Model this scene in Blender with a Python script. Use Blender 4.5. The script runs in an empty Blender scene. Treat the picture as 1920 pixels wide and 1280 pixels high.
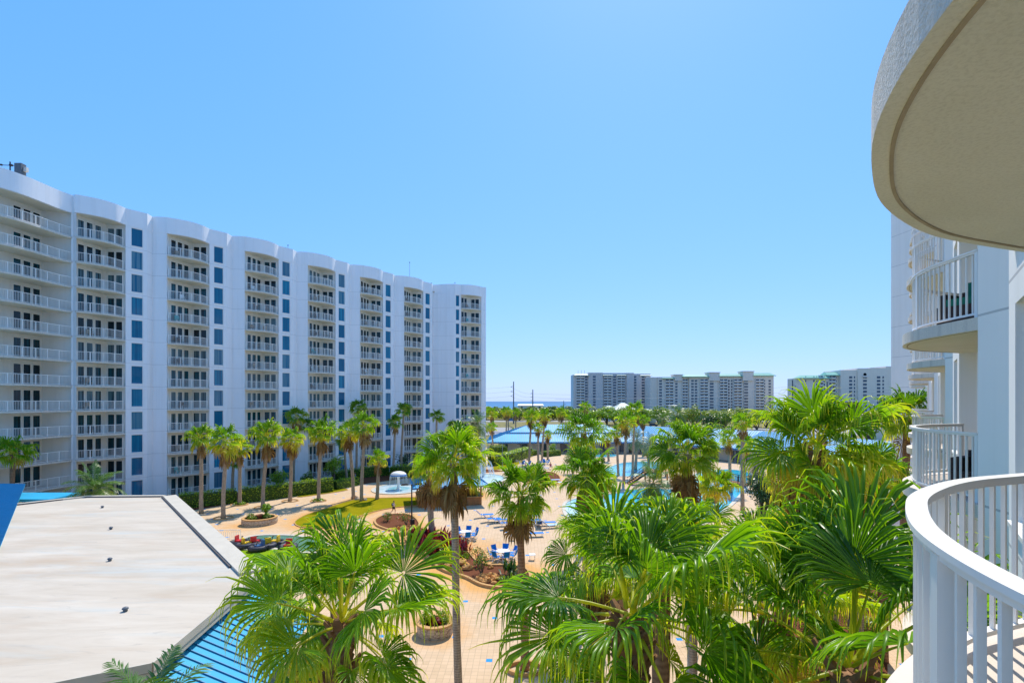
import bpy, bmesh, math, random
import numpy as np
from mathutils import Vector
# ---------------------------------------------------------------- camera, sky, sun, exposure
S = bpy.context.scene
COL = S.collection
R = math.radians
CAM_H = 13.2
F = 960.0                                   # focal length in photo pixels (18 mm on 36 mm)
cam = bpy.data.objects.new('camera', bpy.data.cameras.new('camera'))
COL.objects.link(cam)
cam.location = (0, 0, CAM_H); cam.rotation_euler = (R(90), 0, 0)
cam.data.sensor_width = 36; cam.data.lens = 18.0
cam.data.shift_y = 112 / 1920.0
cam.data.clip_start = 0.05; cam.data.clip_end = 40000
S.camera = cam
SUN_EL, SUN_AZ = 55.0, 17.0                 # azimuth clockwise from +Y
world = bpy.data.worlds.new('World'); S.world = world
world.use_nodes = True
wn = world.node_tree.nodes; wl = world.node_tree.links
wn.clear()
wo = wn.new('ShaderNodeOutputWorld'); bg = wn.new('ShaderNodeBackground'); sky = wn.new('ShaderNodeTexSky')
sky.sky_type = 'NISHITA'; sky.sun_disc = False
sky.sun_elevation = R(SUN_EL); sky.sun_rotation = R(SUN_AZ)
sky.altitude = 0; sky.air_density = 1.0; sky.dust_density = 0.4; sky.ozone_density = 2.0
# deepen the physical sky per channel (polarised, clear Gulf-coast blue) and calm its horizon glare
SKY_S = 0.15
sep = wn.new('ShaderNodeSeparateColor'); cmb_ = wn.new('ShaderNodeCombineColor'); wl.new(sky.outputs[0], sep.inputs[0])
for i_, (g_, k_) in enumerate(((.776, .455), (.446, .655), (.30, 1.10))):
    a_ = wn.new('ShaderNodeMath'); a_.operation = 'MULTIPLY'; a_.inputs[1].default_value = 0.15; wl.new(sep.outputs[i_], a_.inputs[0])
    b_ = wn.new('ShaderNodeMath'); b_.operation = 'POWER'; b_.inputs[1].default_value = g_; wl.new(a_.outputs[0], b_.inputs[0])
    c_ = wn.new('ShaderNodeMath'); c_.operation = 'MULTIPLY'; c_.inputs[1].default_value = k_ / 0.15 / 1.80; wl.new(b_.outputs[0], c_.inputs[0])
    wl.new(c_.outputs[0], cmb_.inputs[i_])
wl.new(cmb_.outputs[0], bg.inputs[0]); wl.new(bg.outputs[0], wo.inputs[0])
bg.inputs[1].default_value = SKY_S
sun = bpy.data.objects.new('sun', bpy.data.lights.new('sun', 'SUN')); COL.objects.link(sun)
sun.data.energy = 2.5; sun.data.angle = R(0.53); sun.data.color = (1.0, 0.93, 0.82)
sd = Vector((math.sin(R(SUN_AZ)) * math.cos(R(SUN_EL)), math.cos(R(SUN_AZ)) * math.cos(R(SUN_EL)), math.sin(R(SUN_EL))))
sun.rotation_euler = sd.to_track_quat('Z', 'Y').to_euler(); sun.location = (20, -20, 90)
S.view_settings.view_transform = 'Standard'; S.view_settings.look = 'None'
S.view_settings.gamma = 1.0; S.view_settings.use_curve_mapping = False
S.view_settings.exposure = 1.05
S.cycles.max_bounces = 8; S.cycles.diffuse_bounces = 6; S.cycles.transmission_bounces = 4; S.cycles.transparent_max_bounces = 8
S.cycles.use_denoising = True
# ---------------------------------------------------------------- helpers
def rng_(seed): return np.random.default_rng(seed)
def G(x, y, z=0.0):
    D = (CAM_H - z) * F / (y - 752.0)
    return ((x - 960.0) / F * D, D)
def W(x, y, D):
    return ((x - 960.0) / F * D, D, CAM_H + (752.0 - y) / F * D)
TH = R(52)
CU, SU = math.cos(TH), math.sin(TH)
def L(u, v): return (CU * u - SU * v, SU * u + CU * v)

class MB:
    def __init__(s): s.v = []; s.f = []; s.m = []; s.a = []
    def add(s, vs, fs, mi=0, a=0.0):
        o = len(s.v); s.v.extend([tuple(p) for p in vs]); s.a.extend([a] * len(vs))
        for f in fs: s.f.append(tuple(i + o for i in f)); s.m.append(mi)
    def box(s, c, sz, rz=0.0, mi=0):
        x, y, z = sz[0] / 2, sz[1] / 2, sz[2] / 2; ca, sa = math.cos(rz), math.sin(rz)
        vs = []
        for dz in (-z, z):
            for dx, dy in ((-x, -y), (x, -y), (x, y), (-x, y)):
                vs.append((c[0] + ca * dx - sa * dy, c[1] + sa * dx + ca * dy, c[2] + dz))
        s.add(vs, [(3, 2, 1, 0), (4, 5, 6, 7), (0, 1, 5, 4), (1, 2, 6, 5), (2, 3, 7, 6), (3, 0, 4, 7)], mi)
    def prism(s, poly, z0, z1, mi=0):
        n = len(poly)
        vs = [(p[0], p[1], z0) for p in poly] + [(p[0], p[1], z1) for p in poly]
        fs = [tuple(range(n))[::-1], tuple(range(n, 2 * n))] + [(i, (i + 1) % n, n + (i + 1) % n, n + i) for i in range(n)]
        s.add(vs, fs, mi)
    def strip(s, pts, z0, z1, mi=0):
        n = len(pts)
        vs = [(p[0], p[1], z0) for p in pts] + [(p[0], p[1], z1) for p in pts]
        s.add(vs, [(i, i + 1, n + i + 1, n + i) for i in range(n - 1)], mi)
    def bar(s, p, q, w, h=None, mi=0, up=(0, 0, 1)):
        h = h or w
        p = Vector(p); q = Vector(q); d = (q - p)
        if d.length < 1e-6: return
        d.normalize(); u = Vector(up)
        if abs(d.dot(u)) > .98: u = Vector((0, 1, 0))
        sd_ = d.cross(u).normalized(); uu = sd_.cross(d)
        vs = []
        for e in (p, q):
            for a, b in ((-1, -1), (1, -1), (1, 1), (-1, 1)): vs.append(e + sd_ * (a * w / 2) + uu * (b * h / 2))
        s.add(vs, [(3, 2, 1, 0), (4, 5, 6, 7), (0, 1, 5, 4), (1, 2, 6, 5), (2, 3, 7, 6), (3, 0, 4, 7)], mi)
    def tube(s, pts, rad, n=8, mi=0, caps=True):
        pts = [Vector(p) for p in pts]; rings = []
        if not hasattr(rad, '__len__'): rad = [rad] * len(pts)
        o = len(s.v); vs = []
        for i, p in enumerate(pts):
            d = (pts[min(i + 1, len(pts) - 1)] - pts[max(i - 1, 0)]).normalized()
            u = Vector((1, 0, 0)) if abs(d.x) < .9 else Vector((0, 1, 0))
            a = d.cross(u).normalized(); b = d.cross(a)
            for k in range(n):
                t = 2 * math.pi * k / n
                vs.append(p + (a * math.cos(t) + b * math.sin(t)) * rad[i])
        fs = []
        for i in range(len(pts) - 1):
            for k in range(n): fs.append((i * n + k, i * n + (k + 1) % n, (i + 1) * n + (k + 1) % n, (i + 1) * n + k))
        if caps: fs.append(tuple(range(n))[::-1]); fs.append(tuple(range((len(pts) - 1) * n, len(pts) * n)))
        s.add(vs, fs, mi)
    def lathe(s, prof, c=(0, 0, 0), n=16, mi=0, sx=1, sy=1):
        vs = []
        for r, z in prof:
            for k in range(n):
                t = 2 * math.pi * k / n; vs.append((c[0] + r * math.cos(t) * sx, c[1] + r * math.sin(t) * sy, c[2] + z))
        fs = [(i * n + k, i * n + (k + 1) % n, (i + 1) * n + (k + 1) % n, (i + 1) * n + k) for i in range(len(prof) - 1) for k in range(n)]
        if prof[0][0] > 1e-4: fs.append(tuple(range(n))[::-1])
        if prof[-1][0] > 1e-4: fs.append(tuple(range((len(prof) - 1) * n, len(prof) * n)))
        s.add(vs, fs, mi)
    def blob(s, c, r, seed=0, mi=0, amp=.25, n=10, m=6):
        g = random.Random(seed); vs = []; fs = []
        ph = [(g.uniform(0, 6.28), g.randint(1, 3), g.randint(1, 3)) for _ in range(3)]
        for i in range(m + 1):
            a = math.pi * i / m - math.pi / 2
            for k in range(n):
                t = 2 * math.pi * k / n
                q = 1 + amp * sum(math.sin(p + e * t + h * a * 2) for p, e, h in ph) / 2 + g.uniform(-amp, amp) * .35
                vs.append((c[0] + r[0] * q * math.cos(a) * math.cos(t), c[1] + r[1] * q * math.cos(a) * math.sin(t), c[2] + r[2] * q * math.sin(a)))
        for i in range(m):
            for k in range(n): fs.append((i * n + k, i * n + (k + 1) % n, (i + 1) * n + (k + 1) % n, (i + 1) * n + k))
        s.add(vs, fs, mi)
    def mesh(s, name, mats, smooth=False, fix=True):
        me = bpy.data.meshes.new(name)
        me.from_pydata(s.v, [], s.f)
        if not isinstance(mats, (list, tuple)): mats = [mats]
        for m in mats: me.materials.append(m)
        if len(mats) > 1: me.polygons.foreach_set('material_index', s.m)
        if any(s.a):
            at = me.attributes.new('age', 'FLOAT', 'POINT'); at.data.foreach_set('value', s.a)
        if fix:
            b = bmesh.new(); b.from_mesh(me); bmesh.ops.recalc_face_normals(b, faces=b.faces); b.to_mesh(me); b.free()
        if smooth: me.polygons.foreach_set('use_smooth', [True] * len(me.polygons))
        me.update()
        return me
    def build(s, name, mats, parent=None, smooth=False, fix=True, loc=None):
        return obj(name, s.mesh(name, mats, smooth, fix), parent, loc)

def obj(name, me, parent=None, loc=None):
    o = bpy.data.objects.new(name, me); COL.objects.link(o)
    if loc is not None: o.location = loc
    if parent is not None: o.parent = parent
    return o
def tag(o, label, cat, group=None):
    o['label'] = label; o['category'] = cat
    if group: o['group'] = group
    return o
def kind(o, k='structure'): o['kind'] = k; return o
def thing(name, label, cat, loc=(0, 0, 0), rz=0.0, group=None, sc=1.0):
    o = bpy.data.objects.new(name, None); COL.objects.link(o)
    o.location = loc; o.rotation_euler = (0, 0, rz); o.scale = (sc, sc, sc)
    o.empty_display_size = .3
    return tag(o, label, cat, group)
def dup(root, loc, rz=0.0, label=None, sc=None):
    r = root.copy(); COL.objects.link(r); r.location = loc; r.rotation_euler = (0, 0, rz)
    if sc: r.scale = (sc, sc, sc)
    if label: r['label'] = label
    for ch in KIDS(root):
        c = ch.copy(); COL.objects.link(c); c.parent = r
        for g in KIDS(ch):
            d = g.copy(); COL.objects.link(d); d.parent = c
    return r
def KIDS(o): return [c for c in bpy.data.objects if c.parent == o]

def np_mesh(name, V, Fq, mats, age=None, smooth=False, tri=False):
    """V (n,3), Fq (m,4) or (m,3) fast mesh"""
    me = bpy.data.meshes.new(name); k = Fq.shape[1]
    me.vertices.add(len(V)); me.vertices.foreach_set('co', V.astype(np.float32).ravel())
    me.loops.add(Fq.size); me.loops.foreach_set('vertex_index', Fq.astype(np.int32).ravel())
    me.polygons.add(len(Fq)); me.polygons.foreach_set('loop_start', (np.arange(len(Fq)) * k).astype(np.int32))
    me.update(calc_edges=True)
    if age is not None:
        at = me.attributes.new('age', 'FLOAT', 'POINT'); at.data.foreach_set('value', age.astype(np.float32).ravel())
    if smooth: me.polygons.foreach_set('use_smooth', [True] * len(me.polygons))
    for m in (mats if isinstance(mats, (list, tuple)) else [mats]): me.materials.append(m)
    return me
# ---------------------------------------------------------------- materials
class N:
    """tiny node-graph helper"""
    def __init__(s, name):
        s.mat = bpy.data.materials.new(name); s.mat.use_nodes = True
        s.t = s.mat.node_tree; s.t.nodes.clear()
        s.out = s.t.nodes.new('ShaderNodeOutputMaterial')
    def n(s, typ, **kw):
        x = s.t.nodes.new(typ)
        for k, v in kw.items(): setattr(x, k, v)
        return x
    def l(s, a, b): s.t.links.new(a, b)
    def pos(s): return s.n('ShaderNodeNewGeometry').outputs['Position']
    def obj(s): return s.n('ShaderNodeTexCoord').outputs['Object']
    def math(s, op, a, b=None, c=None):
        x = s.n('ShaderNodeMath', operation=op)
        for i, q in enumerate((a, b, c)):
            if q is None: continue
            if isinstance(q, (int, float)): x.inputs[i].default_value = q
            else: s.l(q, x.inputs[i])
        return x.outputs[0]
    def noise(s, vec, scale, detail=4, rough=.6, dist=0):
        x = s.n('ShaderNodeTexNoise'); s.l(vec, x.inputs['Vector'])
        x.inputs['Scale'].default_value = scale; x.inputs['Detail'].default_value = detail
        x.inputs['Roughness'].default_value = rough; x.inputs['Distortion'].default_value = dist
        return x.outputs['Fac']
    def map(s, vec, scale=(1, 1, 1), rot=(0, 0, 0), loc=(0, 0, 0)):
        x = s.n('ShaderNodeMapping'); s.l(vec, x.inputs[0])
        x.inputs['Scale'].default_value = scale; x.inputs['Rotation'].default_value = rot; x.inputs['Location'].default_value = loc
        return x.outputs[0]
    def ramp(s, fac, stops):
        x = s.n('ShaderNodeValToRGB'); e = x.color_ramp.elements
        while len(e) < len(stops): e.new(0.5)
        for i, (p, c) in enumerate(stops):
            e[i].position = p; e[i].color = (c[0], c[1], c[2], 1) if hasattr(c, '__len__') else (c, c, c, 1)
        s.l(fac, x.inputs[0]); return x.outputs[0]
    def mix(s, fac, a, b, typ='MIX'):
        x = s.n('ShaderNodeMix', data_type='RGBA', blend_type=typ)
        for i, q in ((0, fac), (6, a), (7, b)):
            if isinstance(q, (int, float)): x.inputs[i].default_value = q
            elif hasattr(q, '__len__'): x.inputs[i].default_value = (q[0], q[1], q[2], 1)
            else: s.l(q, x.inputs[i])
        return x.outputs[2]
    def bsdf(s, col, rough=.6, metal=0, bump=None, bs=.2, bd=.02, spec=None):
        p = s.n('ShaderNodeBsdfPrincipled')
        if hasattr(col, '__len__'): p.inputs['Base Color'].default_value = (col[0], col[1], col[2], 1)
        else: s.l(col, p.inputs['Base Color'])
        if isinstance(rough, (int, float)): p.inputs['Roughness'].default_value = rough
        else: s.l(rough, p.inputs['Roughness'])
        p.inputs['Metallic'].default_value = metal
        if spec is not None: p.inputs['Specular IOR Level'].default_value = spec
        if bump is not None:
            b = s.n('ShaderNodeBump'); b.inputs['Strength'].default_value = bs; b.inputs['Distance'].default_value = bd
            s.l(bump, b.inputs['Height']); s.l(b.outputs[0], p.inputs['Normal'])
        return p
    def fin(s, sh): s.l(sh.outputs[0], s.out.inputs[0]); return s.mat
def lineat(m, coord, period, width, off=0.0):
    """1 where fract((coord-off)/period) < width/period"""
    f = m.math('FRACT', m.math('DIVIDE', m.math('SUBTRACT', coord, off), period))
    return m.math('LESS_THAN', f, width / period)
def sepz(m, vec):
    x = m.n('ShaderNodeSeparateXYZ'); m.l(vec, x.inputs[0]); return x.outputs
def plain(name, col, rough=.6, metal=0, var=.12, scale=3.0, bump=0.0, spec=None):
    m = N(name); p = m.obj()
    f = m.noise(p, scale, 5)
    c = m.mix(f, [x * (1 - var) for x in col], [min(1, x * (1 + var)) for x in col])
    return m.fin(m.bsdf(c, rough, metal, m.noise(p, scale * 12, 3) if bump else None, bump, .01, spec))
def stucco(name, col, z0, joints=True, pz=2.9):
    m = N(name); p = m.pos()
    big = m.noise(p, .25, 4); fine = m.noise(p, 40, 3)
    streak = m.noise(m.map(p, (1.2, 1.2, .06)), 1.5, 5)
    c = m.mix(m.ramp(big, [(.3, 0), (.75, 1)]), [x * .95 for x in col], col)
    c = m.mix(m.math('MULTIPLY', m.ramp(streak, [(.50, 0), (.78, 1)]), .30), c, (col[0] * .70, col[1] * .69, col[2] * .66))
    if joints:
        j = lineat(m, sepz(m, p)[2], pz, .035, z0)
        c = m.mix(m.math('MULTIPLY', j, .55), c, (.28, .28, .28))
    return m.fin(m.bsdf(c, .9, 0, fine, .15, .01, .15))
M = {}
M['wall_l'] = stucco('stucco_west', (.90, .90, .90), .56)
M['wall_r'] = stucco('stucco_east', (.92, .89, .82), .0)
M['parapet'] = stucco('stucco_parapet', (.90, .90, .90), 0, False)
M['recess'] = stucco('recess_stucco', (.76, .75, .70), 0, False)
M['cream'] = stucco('stucco_cream', (.70, .66, .58), 0, False)
M['white_metal'] = plain('white_paint', (.86, .84, .79), .35, 0, .03, 2.0)
def m_soffit():
    m = N('soffit_paint'); p = m.pos()
    c = m.mix(m.ramp(m.noise(p, 1.3, 6), [(.3, 0), (.7, 1)]), (.74, .71, .56), (.82, .79, .64))
    c = m.mix(m.math('MULTIPLY', m.ramp(m.noise(p, 60, 2), [(.45, 0), (.7, 1)]), .25), c, (.40, .36, .24))
    return m.fin(m.bsdf(c, .9, 0, m.noise(p, 90, 3), .4, .01))
M['soffit'] = m_soffit()
def m_slabedge():
    m = N('slab_edge_stucco'); p = m.pos()
    c = m.mix(m.noise(p, 70, 3), (.52, .48, .40), (.86, .80, .70))
    st = m.noise(m.map(p, (6, 6, .3)), 1.2, 4)
    c = m.mix(m.math('MULTIPLY', m.ramp(st, [(.5, 0), (.75, 1)]), .4), c, (.34, .33, .30))
    return m.fin(m.bsdf(c, .9, 0, m.noise(p, 60, 4), .8, .02))
M['slab_edge'] = m_slabedge()
M['slab_top'] = plain('balcony_floor_coating', (.62, .54, .46), .7, 0, .12, 3, .2)
M['groove'] = plain('drip_groove', (.42, .34, .22), .9, 0, .3, 8)
def m_glass(name, a, b, rough=.06):
    m = N(name); oi = m.n('ShaderNodeObjectInfo').outputs['Random']
    p = m.pos()
    cur = m.noise(m.map(p, (3.2, 3.2, .05)), 2.0, 2)
    f = m.math('MULTIPLY', m.ramp(cur, [(.35, 0), (.65, 1)]), m.ramp(oi, [(.25, .1), (.9, 1)]))
    c = m.mix(f, a, b)
    c = m.mix(m.math('MULTIPLY', m.math('MULTIPLY', m.math('LESS_THAN', m.math('FRACT', m.math('MULTIPLY', oi, 7.31)), .22), m.ramp(cur, [(.40, 0), (.5, 1)])), .55), c, (.16, .26, .30))
    return m.fin(m.bsdf(c, rough, 0, m.noise(p, .8, 2), .02, .05, .32))
M['door_glass'] = m_glass('door_glass', (.004, .012, .018), (.012, .11, .15))
M['win_glass'] = m_glass('window_glass', (.008, .115, .22), (.018, .27, .42))
M['far_glass'] = plain('far_window_glass', (.05, .09, .14), .15, 0, .3, 2)
def m_metalroof(name, col, tint=(.25, .5, .7)):
    m = N(name); p = m.pos()
    c = m.mix(m.ramp(m.noise(p, .35, 5), [(.3, 0), (.75, 1)]), [x * .88 for x in col], [min(1, x * 1.1) for x in col])
    c = m.mix(m.math('MULTIPLY', m.ramp(m.noise(p, 6, 4), [(.55, 0), (.8, 1)]), .15), c, tint)
    return m.fin(m.bsdf(c, .55, 0, None, spec=.2))
M['blue_roof'] = m_metalroof('blue_metal_roof', (.03, .37, .62))
M['seam'] = plain('blue_roof_seam_shade', (.015, .20, .40), .5)  # ribs coloured darker than the sheet to paint in shadow lines along the seams
M['blue_dark'] = plain('blue_fascia', (.02, .16, .42), .4)
def m_flatroof():
    m = N('flat_roof_membrane'); p = m.pos()
    q = m.map(p, (.22, .9, 1), (0, 0, R(18)))
    s1 = m.noise(q, .7, 7, .65, .6)
    c = m.mix(m.ramp(s1, [(.3, 0), (.72, 1)]), (.46, .385, .29), (.60, .53, .43))
    s2 = m.noise(m.map(p, (.12, .8, 1), (0, 0, R(28)), (4, 2, 0)), .9, 6, .6, .8)
    c = m.mix(m.math('MULTIPLY', m.ramp(s2, [(.55, 0), (.72, 1)]), .6), c, (.44, .48, .46))
    s3 = m.noise(m.map(p, (.3, 1, 1), (0, 0, R(15)), (9, 5, 0)), .55, 5)
    c = m.mix(m.math('MULTIPLY', m.ramp(s3, [(.54, 0), (.75, 1)]), .6), c, (.44, .32, .21))
    s4 = m.noise(m.map(p, (.35, 2.2, 1), (0, 0, R(24)), (1, 7, 0)), 1.6, 7, .7, 1.2)
    c = m.mix(m.math('MULTIPLY', m.ramp(s4, [(.57, 0), (.7, 1)]), .55), c, (.36, .32, .27))
    return m.fin(m.bsdf(c, .75, 0, m.noise(p, 8, 4), .1, .02))
M['flat_roof'] = m_flatroof()
M['coping'] = plain('roof_coping', (.52, .47, .38), .75, 0, .16, 1.2, .2)
M['dark_gap'] = plain('dark_gap', (.08, .07, .07), .8)
def m_plaza():
    m = N('plaza_pavers'); g = m.pos()
    p = m.map(g, (1, 1, 1), (0, 0, R(1.3)))
    x, y, z = sepz(m, p)
    T = .32
    gx = lineat(m, x, T, .022); gy = lineat(m, y, T, .022)
    joint = m.math('MAXIMUM', gx, gy)
    cx = m.math('FLOOR', m.math('DIVIDE', x, T)); cy = m.math('FLOOR', m.math('DIVIDE', y, T))
    cmb = m.n('ShaderNodeCombineXYZ'); m.l(cx, cmb.inputs[0]); m.l(cy, cmb.inputs[1])
    wn_ = m.n('ShaderNodeTexWhiteNoise', noise_dimensions='3D'); m.l(cmb.outputs[0], wn_.inputs['Vector'])
    c = m.mix(wn_.outputs['Value'], (.56, .40, .245), (.64, .46, .29))
    c = m.mix(m.ramp(m.noise(g, .18, 5), [(.35, 0), (.7, 1)]), c, m.mix(.5, c, (.68, .50, .34)))
    # rust coloured irrigation stain, strongest beside the beds
    at = m.n('ShaderNodeAttribute', attribute_name='age').outputs['Fac']
    nz = m.noise(g, .55, 6, .65, .6)
    st = m.ramp(m.math('ADD', m.math('MULTIPLY', at, 1.05), m.math('MULTIPLY', m.math('SUBTRACT', nz, .5), .9)), [(.25, 0), (.95, 1)])
    c = m.mix(m.math('MULTIPLY', st, .78), c, (.66, .31, .055))
    sp = m.ramp(m.noise(g, 2.2, 5, .7), [(.55, 0), (.75, 1)])
    c = m.mix(m.math('MULTIPLY', sp, .18), c, (.36, .27, .2))
    # blue accent tiles on a staggered lattice
    def lat(ox, oy):
        fx = m.math('FRACT', m.math('DIVIDE', m.math('SUBTRACT', x, ox), 4.16))
        fy = m.math('FRACT', m.math('DIVIDE', m.math('SUBTRACT', y, oy), 5.12))
        return m.math('MULTIPLY', m.math('LESS_THAN', fx, .32 / 4.16), m.math('LESS_THAN', fy, .32 / 5.12))
    bl = m.math('MAXIMUM', lat(-1.92, 25.92), lat(-1.92 + 2.08, 25.92 + 2.56))
    c = m.mix(bl, c, (.03, .28, .66))
    c = m.mix(m.math('MULTIPLY', joint, .42), c, (.25, .18, .13))
    return m.fin(m.bsdf(c, .8, 0, m.math('SUBTRACT', 1.0, joint), .3, .01, .12))
M['plaza'] = m_plaza()
def m_grass(name, a, b):
    m = N(name); p = m.pos()
    c = m.mix(m.ramp(m.noise(p, .5, 6), [(.3, 0), (.7, 1)]), a, b)
    c = m.mix(m.math('MULTIPLY', m.noise(p, 14, 4), .5), c, [x * .55 for x in a])
    return m.fin(m.bsdf(c, .95, 0, m.noise(p, 30, 4), .6, .04, .03))
M['lawn'] = m_grass('lawn_grass', (.23, .215, .004), (.36, .29, .006))
M['turf'] = m_grass('bright_turf', (.20, .34, .012), (.26, .40, .015))
M['verge'] = m_grass('dry_verge', (.16, .17, .05), (.42, .33, .18))
M['mulch'] = plain('bark_mulch', (.16, .060, .030), .95, 0, .6, 9, .8, .05)
M['edging'] = plain('concrete_edging', (.55, .32, .13), .8, 0, .3, 2, .3, .1)
M['asphalt'] = plain('asphalt', (.30, .29, .28), .85, 0, .2, .3)
def m_stone():
    m = N('planter_stone'); p = m.obj()
    b = m.n('ShaderNodeTexVoronoi', feature='DISTANCE_TO_EDGE'); m.l(m.map(p, (1, 1, 2.2)), b.inputs['Vector']); b.inputs['Scale'].default_value = 3.2
    e = m.ramp(b.outputs['Distance'], [(.0, 0), (.07, 1)])
    c = m.mix(m.noise(p, 2.5, 4), (.42, .30, .18), (.66, .56, .44))
    c = m.mix(e, (.20, .14, .09), c)
    return m.fin(m.bsdf(c, .9, 0, e, .6, .03))
M['stone'] = m_stone()
M['rock'] = plain('orange_rock', (.62, .32, .11), .9, 0, .4, 2, .4, .1)
M['rock2'] = plain('tan_rock', (.50, .40, .30), .9, 0, .4, 1.5, .5)
def m_water(name, a, b, scale=.5):
    m = N(name); p = m.pos()
    at = m.n('ShaderNodeAttribute', attribute_name='age').outputs['Fac']
    c = m.mix(at, a, b)
    c = m.mix(m.math('MULTIPLY', m.ramp(m.noise(p, .35, 4, .6, 1.0), [(.42, 0), (.62, 1)]), .28), c, [x * .62 for x in a])
    w = m.noise(p, 1.8, 3, .5, .4)
    c = m.mix(m.math('MULTIPLY', m.ramp(w, [(.45, 0), (.65, 1)]), .25), c, [min(1, x * 1.35 + .03) for x in a])
    return m.fin(m.bsdf(c, .06, 0, m.noise(p, 2.6, 3), .18, .06, .5))
M['pool'] = m_water('pool_water', (.02, .46, .62), (.80, .86, .86))
M['pool_deep'] = m_water('deep_pool_water', (.015, .40, .62), (.04, .5, .66))
M['pond'] = m_water('pond_water', (.10, .24, .16), (.2, .32, .24))
def m_sea():
    m = N('sea_water'); p = m.pos()
    y = sepz(m, p)[1]
    c = m.ramp(m.math('DIVIDE', y, 6000.0), [(.05, (.03, .30, .42)), (.16, (.015, .17, .34)), (.8, (.012, .13, .30))])
    c = m.mix(m.math('MULTIPLY', m.noise(m.map(p, (.002, .02, 1)), 1.0, 5), .25), c, (.02, .08, .2))
    return m.fin(m.bsdf(c, .55, 0, None, spec=.15))
M['sea'] = m_sea()
def m_leaf(name, stops, trans=.35, rough=.38, spec=.45):
    m = N(name)
    at = m.n('ShaderNodeAttribute', attribute_name='age').outputs['Fac']
    oi = m.n('ShaderNodeObjectInfo').outputs['Random']
    f = m.math('ADD', at, m.math('MULTIPLY', m.math('SUBTRACT', oi, .5), .10))
    c = m.ramp(f, stops)
    p = m.bsdf(c, rough, 0, spec=spec)
    tr = m.n('ShaderNodeBsdfTranslucent')
    m.l(m.mix(1.0, c, (1.5, 1.35, .5), 'MULTIPLY'), tr.inputs[0])
    ms = m.n('ShaderNodeMixShader'); ms.inputs[0].default_value = trans
    m.l(p.outputs[0], ms.inputs[1]); m.l(tr.outputs[0], ms.inputs[2])
    return m.fin(ms)
M['palm_leaf'] = m_leaf('palm_leaf', [(0, (.05, .17, .006)), (.24, (.17, .37, .008)), (.40, (.42, .54, .02)), (.56, (.70, .64, .08)), (.82, (.46, .28, .10)), (1, (.24, .14, .06))], .55, .34, .5)
M['dry_leaf'] = m_leaf('dry_palm_leaf', [(0, (.46, .31, .11)), (.5, (.33, .20, .075)), (1, (.18, .10, .045))], .15, .8, .1)
M['feather_leaf'] = m_leaf('feather_leaf', [(0, (.06, .16, .03)), (.4, (.12, .23, .04)), (.7, (.36, .33, .09)), (1, (.36, .22, .10))], .3)
M['silver_leaf'] = m_leaf('silver_leaf', [(0, (.14, .20, .13)), (.6, (.24, .29, .16)), (1, (.4, .3, .16))], .25)
M['leaf'] = m_leaf('broad_leaf', [(0, (.035, .10, .008)), (.4, (.09, .19, .012)), (.75, (.19, .29, .018)), (1, (.32, .38, .04))], .3)
M['bright_leaf'] = m_leaf('bright_leaf', [(0, (.07, .17, .008)), (.4, (.16, .32, .010)), (.75, (.28, .43, .015)), (1, (.40, .50, .04))], .35)
M['dark_leaf'] = m_leaf('dark_leaf', [(0, (.015, .05, .012)), (.5, (.035, .10, .018)), (1, (.10, .19, .03))], .25)
M['oak_leaf'] = m_leaf('oak_leaf', [(0, (.07, .13, .012)), (.4, (.17, .26, .018)), (.8, (.31, .38, .03)), (1, (.40, .40, .05))], .3)
M['red_leaf'] = m_leaf('red_leaf', [(0, (.05, .012, .02)), (.5, (.16, .012, .03)), (.85, (.40, .03, .03)), (1, (.5, .12, .05))], .3, .3)
M['flower'] = m_leaf('red_flower', [(0, (.4, .02, .03)), (.6, (.65, .04, .05)), (1, (.7, .2, .1))], .3)
def m_trunk(name, a, b, ring=.11):
    m = N(name); p = m.obj(); z = sepz(m, p)[2]
    w = m.math('SINE', m.math('ADD', m.math('MULTIPLY', z, 6.283 / ring), m.math('MULTIPLY', m.noise(p, 3, 3), 5.0)))
    f = m.math('ADD', m.math('MULTIPLY', m.math('ADD', w, 1), .10), m.math('MULTIPLY', m.noise(m.map(p, (3, 3, 1.2)), 3, 7, .7), .85))
    c = m.mix(m.ramp(f, [(.25, 0), (.8, 1)]), a, b)
    return m.fin(m.bsdf(c, .95, 0, f, .7, .04))
M['trunk'] = m_trunk('palm_trunk', (.17, .125, .085), (.56, .44, .31))
M['trunk_brown'] = m_trunk('palm_trunk_brown', (.13, .065, .035), (.44, .25, .13), .16)
M['bark'] = m_trunk('tree_bark', (.08, .06, .045), (.2, .16, .12), .4)
M['boot'] = plain('palm_boot', (.26, .13, .06), .9, 0, .5, 5, .4)
M['petiole'] = plain('petiole', (.30, .36, .05), .5)
M['wood'] = plain('stained_wood', (.34, .15, .05), .7, 0, .3, 2.5, .2)
M['black'] = plain('black_metal', (.02, .02, .022), .5)
M['steel'] = plain('weathered_steel', (.10, .12, .14), .6)
M['grey'] = plain('grey_metal', (.30, .33, .35), .6)
M['fabric_blue'] = plain('blue_sling', (.008, .20, .62), .8, 0, .12, 8, 0, .1)
M['fabric_navy'] = plain('navy_sling', (.008, .06, .30), .8, 0, .12, 8, 0, .1)
M['fabric_pale'] = plain('pale_blue_sling', (.35, .55, .8), .7)
M['chair_dark'] = plain('dark_wicker', (.05, .03, .025), .8, 0, .3, 20)
M['chair_teal'] = plain('teal_plastic', (.03, .42, .40), .5)
M['chair_tan'] = plain('tan_wicker', (.38, .26, .17), .8, 0, .3, 20)
M['green_cloth'] = plain('green_cushion', (.015, .20, .12), .85)
M['red'] = plain('red_plastic', (.6, .02, .03), .4)
M['yellow'] = plain('yellow_plastic', (.75, .5, .02), .4)
M['rubber'] = plain('dark_rubber', (.025, .028, .045), .6)
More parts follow.
